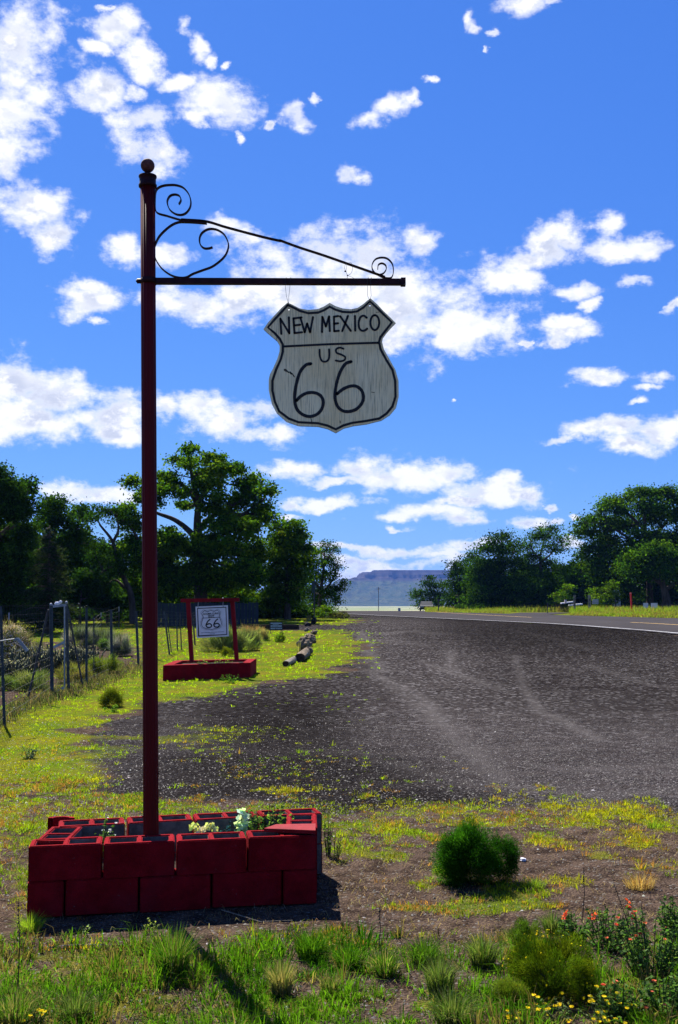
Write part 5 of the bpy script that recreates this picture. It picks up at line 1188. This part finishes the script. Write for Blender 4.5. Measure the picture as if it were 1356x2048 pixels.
def rock(label, x, y, w, h, mat=M_stone, name='stone', cat='stone', group='row of logs and stones edging the lawn'):
    b = GV(x, y); s_ = b.y / F; bm = bmesh.new(); bmesh.ops.create_icosphere(bm, subdivisions=3, radius=1); sd_ = random.uniform(0, 99)
    for v in bm.verts:
        c = v.co; k = 1 + .6 * (float(vnoise(np.array(c.x * 1.8 + sd_), np.array(c.y * 1.8 + c.z * 2.3))) - .5) + .30 * (float(vnoise(np.array(c.x * 5 + sd_), np.array(c.z * 5 + c.y * 4))) - .5) * 1.5; v.co = c * k
        v.co.x *= w * s_ / 2; v.co.y *= w * s_ / 2 * random.uniform(1.0, 1.04); v.co.z = v.co.z * h * s_ / 2 + h * s_ * .42
    me = bpy.data.meshes.new(name); bm.to_mesh(me); bm.free(); o = link(name, me, mat); o.location = b; o.rotation_euler.z = random.uniform(0, 6); return tag(o, label, cat, group)
for a in (('rough dark stump-like stone leaning behind the thick brown log', 616,1311,19,18,M_stone),('craggy tan stone, tallest of the row, in its middle', 608,1302,26,28,M_stone),('flat-topped tan stone just beyond the tallest stone', 617,1292,26,22,M_stone),
          ('tan stone right of the flat-topped one, nearer the gravel', 626,1286,14,15,M_stone),('pale rounded stone beyond the flat-topped one', 620,1277,20,11,M_stone),('small pale stone in the middle of the row', 628,1269,13,9,M_stone),('small whitish rock beside the dark timber', 614,1263,10,8,M_wood),
          ('dark lava stone beyond the driveway strip', 615,1252,14,9,M_darkstone),('dark upright lava stone at the far end of the row', 628,1248,10,13,M_darkstone),('flat dark stone lying alone on the far lawn', 588,1256,12,3.5,M_darkstone)):
    rock(*a)
rock('small whitish stone on the dirt right of the round dark bush', 1046, 1722, 14, 7, M_white, group=None)
rock('pale rounded boulder in the grass verge across the highway', 1171, 1228.5, 13, 7, M_stone, group=None)
for x, lab in ((1280, 'dark scrap of rubber lying on the highway, the left one'), (1293, 'dark scrap of rubber on the highway beside the end of the yellow line')): rock(lab, x, 1246.5, 6, 1.6, M_darkstone, 'rubber_scrap', 'scrap', 'scraps of rubber on the highway')
m = MB(); a, b = GV(502, 1259), GV(596, 1259); m.beam(a + Vector((0, 0, .1)), b + Vector((0, 0, .1)), .22, .25, (0, 0, 1)); tag(m.build('timber_kerb', M_woodend), 'long dark timber lying on the lawn behind the notice board', 'timber')

# ================================================================== wire fence and gate frame on the left
def post_tube(name, par, x0, y0, x1, y1, r, mat, cap=None, Yb=None):
    b = GV(x0, y0) if Yb is None else P(x0, y0, Yb); t = P(x1, y1, b.y); m = MB(); m.tube([b - (t - b) * .05, t], r, 8); o = m.build(name, mat, par); return b, t
g_ = GV(120, 1385)
gate = empty('gate_frame', g_, 'blue-grey steel pipe gate frame with slanting braces, in the wire fence at left', 'gate')
Yg = g_.y
post_tube('post', gate, 104, 1388, 102, 1211, .036, M_steel); post_tube('post', gate, 137, 1382, 133, 1207, .030, M_steel)
post_tube('post', gate, 129, 1376, 129, 1212, .014, M_galv, Yb=Yg + .2); post_tube('brace', gate, 55, 1402, 97, 1219, .020, M_darkmetal)
post_tube('brace', gate, 166, 1374, 136, 1218, .018, M_darkmetal)
for (x0, y0, x1, y1, w_) in ((104,1213,133,1209.5,.05),(107,1295,129,1284,.045),(107,1387,128,1375,.05)):
    m = MB(); m.beam(P(x0, y0, Yg - .03), P(x1, y1, Yg + .03), w_, .03); m.build('rail', M_galv, gate)
for x, y in ((102,1209),(133,1205)):
    m = MB(); m.ball(P(x, y, Yg), .03, 10); m.build('post_cap', M_galv, gate)
m = MB(); m.ball(P(115, 1207, Yg), .045, 12, (1.3, .8, .8), .1); m.ball(P(121, 1204, Yg), .035, 10, (1, .8, .9), .1); tag(m.build('white_rag', M_white), 'small crumpled white rag on top of the gate frame', 'rag')
FP = [(-60,1540,-70,1190,.024),(9,1452,1,1212,.022),(173,1371,173,1215,.026),(188,1362,187.5,1232,.014),(224,1346,222,1219,.032),(277,1334,272,1222,.034),(312,1318,306,1222,.024),(339,1309,328,1222,.026),(343,1306,333,1226,.016),(355,1301,353,1224,.022),(363,1300,360,1226,.018)]
f1 = empty('wire_fence', GV(173, 1371), 'tall wire mesh fence on dark steel posts round the garden at left', 'fence')
fps = []
for a in FP: fps.append(post_tube('post', f1, *a, M_darkmetal if a[4] < .02 else M_steel))
m = MB(); seq = [fps[1], (GV(104,1388), P(102,1211,Yg)), (GV(137,1382), P(133,1207,Yg)), fps[2], fps[4], fps[5], fps[7], fps[9]]; seq = [fps[0]] + seq
far = [(GV(390, 1290), P(385, 1226, GV(390,1290).y)), (GV(440, 1270), P(437, 1215, GV(440, 1270).y))]
seq = seq + far
for i, ((b0, t0), (b1, t1)) in enumerate(zip(seq[:-1], seq[1:])):
    if i == 2: continue
    r = .0012 + b0.y * .00004
    for k in range(13): f = k / 12; m.tube([b0.lerp(t0, f), b1.lerp(t1, f)], r, 3, False)
    nv = int((b1 - b0).length / .25) + 1
    for k in range(nv): f = k / nv; m.tube([b0.lerp(b1, f), t0.lerp(t1, f)], r * .8, 3, False)
tag(m.build('wire_mesh', M_wire, f1), kind='stuff')
for (b, t) in far:
    mm = MB(); mm.tube([b, t], .03, 6); mm.build('post', M_darkmetal, f1)
# far fence line inside the garden
f2 = empty('wire_fence', GV(203, 1262), 'farther thin wire fence on pale-topped posts, behind the garden plants', 'fence'); pp = []
for x, y0, y1 in ((18,1290,1225),(188,1285,1236),(202,1262,1225),(238,1258,1213)):
    b = GV(x, y0); t = P(x, y1, b.y); pp.append((b, t)); mm = MB(); mm.tube([b, b.lerp(t, .78)], .022, 6); mm.build('post', M_darkmetal, f2); mm = MB(); mm.tube([b.lerp(t, .78), t], .024, 6); mm.build('post_top', M_galv, f2)
m = MB()
for (b0, t0), (b1, t1) in zip(pp[:-1], pp[1:]):
    for k in range(1, 6): m.tube([b0.lerp(t0, k / 5.2), b1.lerp(t1, k / 5.2)], .003, 3, False)
tag(m.build('wire_mesh', M_wire, f2), kind='stuff')
m = MB(); b = P(12, 1279, 15.5); q = [P(0,1282,14.5), P(18,1279,14.5), P(35,1277,14.5), P(55,1302,14.5)]
m.tube(q[:3], .006, 6); 
for p0, p1, w_ in ((q[1] + Vector((.08,0,0)), q[2], .035), (q[2], q[3], .04)): m.beam(p0, p1, w_, .01)
tag(m.build('metal_bracket', M_galv), 'bent pale metal strip sticking out from the fence at the left edge', 'bracket')

# dark panel fence behind the smaller sign
M_navy = worn('dark_blue_panel', (.008, .013, .02), (.018, .028, .04), 4, .7, .3, .002, (8, 8, .3))
pf0, pf1 = GV(300, 1254), GV(517, 1248); pf = empty('panel_fence', pf0.lerp(pf1, .5), 'dark blue-grey vertical panel fence behind the small square sign', 'fence'); n = 30
htop = P(517, 1204, pf1.y).z
for i in range(n):
    a, b = pf0.lerp(pf1, i / n + .001), pf0.lerp(pf1, (i + .93) / n); m = MB(); off = Vector((0, .03 * (i % 2), 0)); zt = htop * .93 + random.uniform(-.03, .03) + .07
    vs = [a + off, b + off, b + off + Vector((0, .03, 0)), a + off + Vector((0, .03, 0))]; vs = [Vector((v.x, v.y, v.z - .1)) for v in vs] + [Vector((v.x, v.y, zt)) for v in vs]
    m.add(vs, [(3,2,1,0),(4,5,6,7),(0,1,5,4),(1,2,6,5),(2,3,7,6),(3,0,4,7)]); m.build('panel', M_navy, pf)

# ================================================================== garden plants behind the fence
GP = 'garden plants behind the wire fence'
blade_bush('flowering_shrub', 'tall shrub covered in pale pink blossom at the left edge behind the fence', 'shrub', 22, 1332, 90, 82, 5200, [(.10,.11,.06),(.06,.08,.035),(.15,.14,.09)], .010, .4, group=GP, upright=.8, clumps=30, flowers=(1500, .045, [(.62,.45,.42),(.7,.58,.52)]))
blade_bush('flowering_shrub', 'lower pale pink shrub right of the tall pink one', 'shrub', 72, 1322, 44, 36, 2200, [(.10,.12,.05),(.08,.10,.04)], .010, .4, group=GP, clumps=18, flowers=(380, .045, [(.6,.5,.42)]))
for a in ((158,1300,60,36,'lavender bush with purple-grey spikes left of the thin post'),(205,1298,56,34,'greyish lavender bush in the middle of the garden'),(243,1312,52,38,'grey-green lavender bush nearest the big red pole')):
    blade_bush('lavender_bush', a[4], 'shrub', a[0], a[1], a[2], a[3], 2400, [(.12,.13,.13),(.17,.15,.20),(.08,.11,.06)], .010, .7, group=GP, upright=1.1, clumps=18)
for a in ((70,1382,76,34,'low rounded dark-topped garden bush left of the gate post',[(.12,.15,.05),(.08,.11,.03),(.16,.18,.07)]),(15,1380,52,26,'low rounded bush at the left edge, left of its larger twin',[(.10,.13,.05),(.07,.10,.03)]),
          (205,1347,66,30,'yellow-green bush between the fence posts left of the big red pole',[(.12,.15,.02),(.09,.12,.02)]),(180,1345,30,20,'small bright bush left of the yellow-green garden bush',[(.12,.16,.02)]),(145,1365,66,34,'brownish loose bush inside the gate frame',[(.14,.13,.04),(.10,.11,.03),(.16,.12,.05)]),(222,1300,50,26,'green bush behind the grey lavender',[(.07,.12,.03)])):
    blade_bush('garden_bush', a[4], 'shrub', a[0], a[1], a[2], a[3], 3000, a[5], .009, .35, group=GP, upright=.7, clumps=24)
# branching cactus thicket
M_cact = worn('dull_green_cactus', (.035, .045, .022), (.09, .10, .06), 20, .9, .1, .01)
for i, (x, y, w_, h_, lab) in enumerate(((60,1350,70,62,'branching cactus thicket behind the left gate brace'),(110,1345,50,56,'branching cactus seen through the gate frame'),(150,1340,54,52,'branching cactus right of the gate frame'),(25,1358,50,45,'low branching cactus at the left edge'),(175,1330,34,36,'branching cactus beside the lavender'))):
    b = GV(x, y); s_ = b.y / F; m = MB()
    for k in range(46):
        c = b + Vector((random.uniform(-.5, .5) * w_ * s_, random.uniform(-.4, .4), 0)); q = [c]
        for j in range(3): q.append(q[-1] + Vector((random.uniform(-.09, .09), random.uniform(-.09, .09), h_ * s_ * random.uniform(.14, .36))))
        m.tube(q, [.022, .026, .024, .016], 6, True)
    o = tag(m.build('cactus', M_cact, None, True), lab, 'cactus', GP)
    ns = 900; me = o.data; vs = np.array([v.co for v in me.vertices]); vs = vs[rng.integers(0, len(vs), ns)] + np.array(o.location)
    v, t = leaf_geo(vs + rng.normal(size=(ns, 3)) * .015, rvec(ns), np.full(ns, .035), .35); tag(mesh_np('spines', v, None, t, np.repeat(tint([(.42,.38,.32),(.25,.22,.18)], ns), 4, 0), M_grass, o), kind='stuff')
for x, y, lab in ((12,1432,'pale stone at the foot of the leaning post at the left edge'),(30,1418,'pale stone on bare ground right of the left edge post'),(46,1420,'flat pale stone in front of the slanting gate brace'),(68,1404,'stone between the slanting brace and the gate post'),(84,1398,'small stone just left of the gate post foot'),
                  (103,1392,'white concrete lump round the foot of the left gate post'),(120,1390,'stone lying under the gate rail'),(160,1384,'stone right of the gate frame'),(196,1370,'stone between the two fence posts right of the gate'),(238,1352,'pale flat stone near the fence post left of the big red pole'),(250,1344,'pale stone below the grey-green lavender bush')):
    rock(lab, x, y, random.uniform(6, 12), random.uniform(3, 5), random.choice([M_stone, M_concrete, M_galv]), group='rubble stones along the garden fence')
n_ = 9000; x_ = rng.uniform(-250, 285, n_); y_b = np.interp(x_, [-250, 0, 60, 120, 180, 285], [1560, 1440, 1405, 1388, 1368, 1335]) + rng.normal(size=n_) * 9; X_, Y_, Z_ = G(x_, y_b, 25)
v, q_, t = blades_geo(np.stack([X_, Y_, Z_], -1), rng.uniform(.04, .22, n_), np.full(n_, .011), rng.uniform(0, 6.28, n_), rng.uniform(.2, 1, n_)); tag(mesh_np('dry_weeds', v, q_, t, np.repeat(tint([(.10,.085,.045),(.16,.12,.07),(.05,.055,.025),(.07,.09,.03)], n_), 5, 0), M_grass), kind='stuff')

# ================================================================== roadside things in the distance
def pole_thing(name, label, cat, x, ybase, ytop, r, mat, Yb=None, extra=None):
    b = GV(x, ybase) if Yb is None else Vector((P(x, ybase, Yb).x, Yb, float(gz(P(x, ybase, Yb).x, Yb)))); t = P(x, ytop, b.y); root = empty(name, b, label, cat); m = MB(); m.tube([b, t], r, 8); m.build('post', mat, root)
    return root, b, t
M_green = simple('dark_green_sign_back', (.03, .05, .045))
root, b, t = pole_thing('road_sign', 'thin street sign post with a small blade sign, at the far end of the lawn', 'sign', 628.5, 1245, 1166, .03, M_darkmetal)
m = MB(); c = P(627, 1173, b.y); m.box((c.x - .09, c.y - .02, c.z - .34), (c.x + .09, c.y + .02, c.z + .28)); m.build('blade', M_green, root)
root, b, t = pole_thing('utility_pole', 'distant slim wooden utility pole in front of the mesa', 'pole', 757, 1214, 1174, .22, M_bark, Yb=700)
m = MB(); m.beam(P(753, 1178, 700), P(761, 1178, 700), .3, .3); m.build('crossarm', M_bark, root)
root, b, t = pole_thing('utility_pole', 'utility pole rising between the umbrella-topped elm and the tallest cottonwood', 'pole', 1163, 1225, 1096, .13, M_bark, Yb=118)
m = MB(); m.beam(P(1157, 1106, 118), P(1169, 1106, 118), .14, .14); m.build('crossarm', M_bark, root)
root, b, t = pole_thing('road_sign', 'thin dark T-shaped post beside the juniper across the road', 'sign', 877, 1224, 1198, .05, M_darkmetal, Yb=104)
m = MB(); m.beam(P(873.5, 1199, 104), P(880.5, 1199, 104), .12, .05); m.build('blade', M_darkmetal, root)
for x, w_ in ((798.5, 2.6),):
    root, b, t = pole_thing('road_sign', 'small pale square sign facing away at the road crest', 'sign', x, 1225, 1216, .05, M_galv, Yb=116)
    c = P(x, 1219.5, 116); m = MB(); m.box((c.x - .14, c.y - .02, c.z - .2), (c.x + .14, c.y + .02, c.z + .2)); m.build('panel', simple('pale_grey_sign', (.35,.37,.38)), root)
# parked car near the crest
cb = P(853, 1222, 140); cz = float(gz(cb.x, 140)); car = empty('parked_car', Vector((cb.x, 140, cz)), 'small dark car parked in front of the juniper at the crest', 'car'); M_car = simple('dark_car_paint', (.010, .012, .016), .5, .25); M_glass = simple('dark_glass', (.012, .016, .02), .45, .25)
def car_at(root, c, yaw, paint):
    R4 = Matrix.Translation(c) @ Matrix.Rotation(yaw, 4, 'Z')
    prof_ = [(-2.1,.35),(-2.15,.75),(-1.9,.9),(-1.1,.95),(-.6,1.38),(.8,1.40),(1.4,.98),(2.05,.9),(2.15,.6),(2.1,.35)]
    m = MB(); n = len(prof_); vs = [R4 @ Vector((x, s_ * (.85 - (.12 if z > 1 else 0)), z)) for s_ in (-1, 1) for x, z in prof_]; m.add(vs, [tuple(range(n))[::-1], tuple(range(n, 2 * n))] + [(i, (i + 1) % n, (i + 1) % n + n, i + n) for i in range(n)]); m.build('body', paint, root)
    for s_ in (-1, 1):
        m = MB(); m.add([R4 @ Vector((x, s_ * .80, z)) for x, z in ((-.95,.98),(-.5,1.32),(.7,1.34),(1.15,1.0))], [(0,1,2,3)]); m.build('window', M_glass, root)
    for x in (-2.005, 1.30):
        m = MB(); q = ((-1.12,.98),(-.62,1.36)) if x < 0 else ((.84,1.385),(1.38,1.0)); e = -.02 if x < 0 else .02
        m.add([R4 @ Vector((q[0][0] + e, -.65, q[0][1])), R4 @ Vector((q[1][0] + e, -.62, q[1][1])), R4 @ Vector((q[1][0] + e, .62, q[1][1])), R4 @ Vector((q[0][0] + e, .65, q[0][1]))], [(0,1,2,3)]); m.build('windscreen', M_glass, root)
    for x in (-1.35, 1.35):
        for s_ in (-1, 1):
            m = MB(); m.tube([R4 @ Vector((x, s_ * .72, .33)), R4 @ Vector((x, s_ * .90, .33))], .33, 14); m.build('wheel', M_black, root)
    for s_ in (-.6, .6):
        m = MB(); m.box((-2.18, s_ - .18, .62), (-2.12, s_ + .18, .78), R4); m.build('headlight', M_galv, root)
car_at(car, Vector((cb.x, 140, cz)), R(86), M_car)
# red marker post, fence posts and the yard beyond the highway
b = GV(1264, 1229.5); t = P(1261.5, 1185.5, b.y); mp = empty('marker_post', b, 'slim bright red marker post in the grass across the highway', 'post'); m = MB(); m.beam(b, t - Vector((0, 0, .1)), .12, .06); m.build('post', M_orange, mp); m = MB(); m.beam(t - Vector((0, 0, .1)), t + Vector((0, 0, .03)), .13, .07); m.build('cap', simple('pale_red_cap', (.6, .12, .10)), mp)
f3 = empty('wire_fence', GV(1180, 1226), 'low wire fence on uneven posts along the grass across the highway', 'fence'); seq = []
for x, y0, y1, r in ((1095,1224,1205,.04),(1149,1225,1190,.10),(1179,1224.5,1190,.14),(1231,1225,1196,.05),(1297,1226,1207,.05),(1335,1226,1207,.05),(1400,1227,1206,.05)):
    b = GV(x, 1227.2); t = P(x, y1, b.y); seq.append((b, t)); m = MB(); m.tube([b - Vector((0,0,.2)), t], r, 7); m.build('post', M_wood if r > .08 else M_darkmetal, f3)
m = MB()
for (b0, t0), (b1, t1) in zip(seq[:-1], seq[1:]):
    for k in (.35, .6, .85): m.tube([b0.lerp(t0, k), b1.lerp(t1, k)], .012, 3, False)
tag(m.build('wire', M_wire, f3), kind='stuff')
YB = GV(1190, 1226).y + .5
m = MB(); a = P(1185, 1208, YB); b = P(1197, 1198.5, YB); m.box((a.x, YB, a.z), (b.x, YB + .03, b.z)); tag(m.build('notice_board', simple('grey_white_board', (.30, .31, .33))), 'small pale board hung on the roadside fence right of the thick post', 'notice')
YC = YB + 1.5
def flat(name, label, cat, x0, y0, x1, y1, th, mat, Yd=YC, dep=.6, tilt=0):
    p, q = P(x0, y0, Yd), P(x1, y1, Yd + tilt); m = MB(); m.beam(p, q, th, dep); return tag(m.build(name, mat), label, cat)
flat('board', 'pale plank lying in the yard across the highway, the upper of two', 'plank', 1122, 1206.5, 1146, 1203.5, .10, M_white); flat('board', 'pale plank lying in the yard across the highway, the lower of two', 'plank', 1138, 1210.5, 1164, 1208, .12, M_white)
m = MB(); c = P(1131.5, 1203, YC - 1); m.box((c.x - .09, c.y, c.z - .18), (c.x + .09, c.y + .18, c.z + .18)); tag(m.build('crate', simple('pinkish_white_box', (.5, .42, .42))), 'small upright pinkish box by the planks across the highway', 'box')
# white van-like shape, house wall and porch in the shade
YH = 122.
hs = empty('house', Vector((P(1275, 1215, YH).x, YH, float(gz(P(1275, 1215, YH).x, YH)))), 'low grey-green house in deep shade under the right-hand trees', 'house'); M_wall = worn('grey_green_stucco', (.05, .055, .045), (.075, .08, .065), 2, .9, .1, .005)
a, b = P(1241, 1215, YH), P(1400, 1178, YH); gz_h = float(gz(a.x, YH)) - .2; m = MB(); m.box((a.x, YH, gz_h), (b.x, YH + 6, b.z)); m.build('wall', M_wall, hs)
m = MB(); r0 = a.x - .5; r1 = b.x + .5; zt = b.z + .002; m.add([(r0, YH - .5, zt), (r1, YH - .5, zt), (r1, YH + 6.5, zt), (r0, YH + 6.5, zt), (r0, YH + 3, zt + 1.1), (r1, YH + 3, zt + 1.1)], [(0,1,5,4),(2,3,4,5),(3,0,4),(1,2,5),(3,2,1,0)]); m.build('roof', worn('tin_roof', (.10, .11, .12), (.2, .21, .22), 3, .5, .4, 0), hs)
for x0, x1 in ((1262,1272),(1290,1302),(1322,1334)):
    p, q = P(x0, 1204, YH - .03), P(x1, 1190, YH - .03); m = MB(); m.box((p.x, YH - .04, p.z), (q.x, YH + .02, q.z)); w_ = m.build('window', M_glass, hs); m = MB(); m.box((p.x - .06, YH - .05, p.z - .08), (q.x + .06, YH - .041, p.z)); m.build('sill', M_white, w_)
wv = empty('water_tank', P(1233, 1213, 103), 'upright white and pale blue tank standing beside the shaded house', 'tank'); M_pb = simple('pale_blue_white', (.5, .56, .62), .5)
c = P(1233, 1213, 103); m = MB(); zb = c.z - 0; zt2 = P(1233, 1180, 103).z; m.tube([(c.x, 103, zb), (c.x, 103, zt2 - .15), (c.x, 103, zt2 - .06)], [.42, .42, .3], 16); m.build('body', M_pb, wv); m = MB(); m.tube([(c.x, 103, zt2 - .055), (c.x, 103, zt2)], .2, 12); m.build('lid', M_white, wv)
m = MB(); m.beam((c.x + .02, 102.55, zb + .3), (c.x + .05, 102.55, zt2 - .4), .12, .05); m.build('pipe', M_darkmetal, wv); m = MB(); m.box((c.x - .4, 102.6, float(gz(c.x, 103)) - .1), (c.x + .4, 103.4, zb)); m.build('stand', M_wood, wv)
wc = P(1300, 1216, 88); zc = float(gz(wc.x, 90)); pv = empty('parked_van', Vector((wc.x, 90, zc)), 'white car half hidden by grass in the yard across the highway', 'car'); 
bpy.data.objects.remove(pv)
M_wp = simple('white_plastic', (.45, .45, .47), .5)
for i_, (xx, yaw, lab) in enumerate(((1296, .5, 'white plastic garden chair nearest the red marker post, across the highway'), (1308, -.4, 'second white plastic garden chair, farther right across the highway'))):
    c = P(xx, 1219, 88); c.z = float(gz(c.x, 88)); ch_ = empty('garden_chair', c, lab, 'chair', 'white chairs in the yard across the highway'); R4 = Matrix.Translation(c) @ Matrix.Rotation(yaw, 4, 'Z')
    m = MB(); m.box((-.27, -.25, .42), (.27, .25, .46), R4); m.build('seat', M_wp, ch_); m = MB(); m.box((-.27, .24, .47), (.27, .28, .95), R4); m.build('backrest', M_wp, ch_)
    for sx in (-.24, .24):
        for sy in (-.22, .22): m = MB(); m.box((sx - .025, sy - .025, 0), (sx + .025, sy + .025, .419), R4); m.build('leg', M_wp, ch_)

rd = P(1268, 1213, 91); m = MB(); m.box((rd.x + .05, 91, rd.z - .35), (rd.x + .35, 91.3, rd.z + .05)); tag(m.build('barrel_box', simple('dull_red', (.22, .03, .025))), 'dull red crate beside the marker post across the highway', 'crate')
drv = MB(); dp = [GV(x, y) for x, y in ((1020,1227.8),(1098,1230),(1142,1226),(1110,1225.4),(1040,1226))]
drv.add([p + Vector((0, 0, .034)) for p in dp], [(0,1,2,3,4)]); tag(drv.build('driveway', M_road), kind='structure')

# ================================================================== air
hz = MB(); hz.box((-2600, -60, -18), (5200, 6300, 150)); hzo = hz.build('haze', ())
mh = bpy.data.materials.new('haze_air'); mh.use_nodes = True; nt = mh.node_tree; nt.nodes.clear(); pv_ = nt.nodes.new('ShaderNodeVolumePrincipled'); pv_.inputs['Density'].default_value = HAZE_D; pv_.inputs['Color'].default_value = (.16, .36, 1, 1); pv_.inputs['Anisotropy'].default_value = 0
ou = nt.nodes.new('ShaderNodeOutputMaterial'); nt.links.new(pv_.outputs[0], ou.inputs['Volume']); hzo.data.materials.append(mh); tag(hzo, kind='stuff')
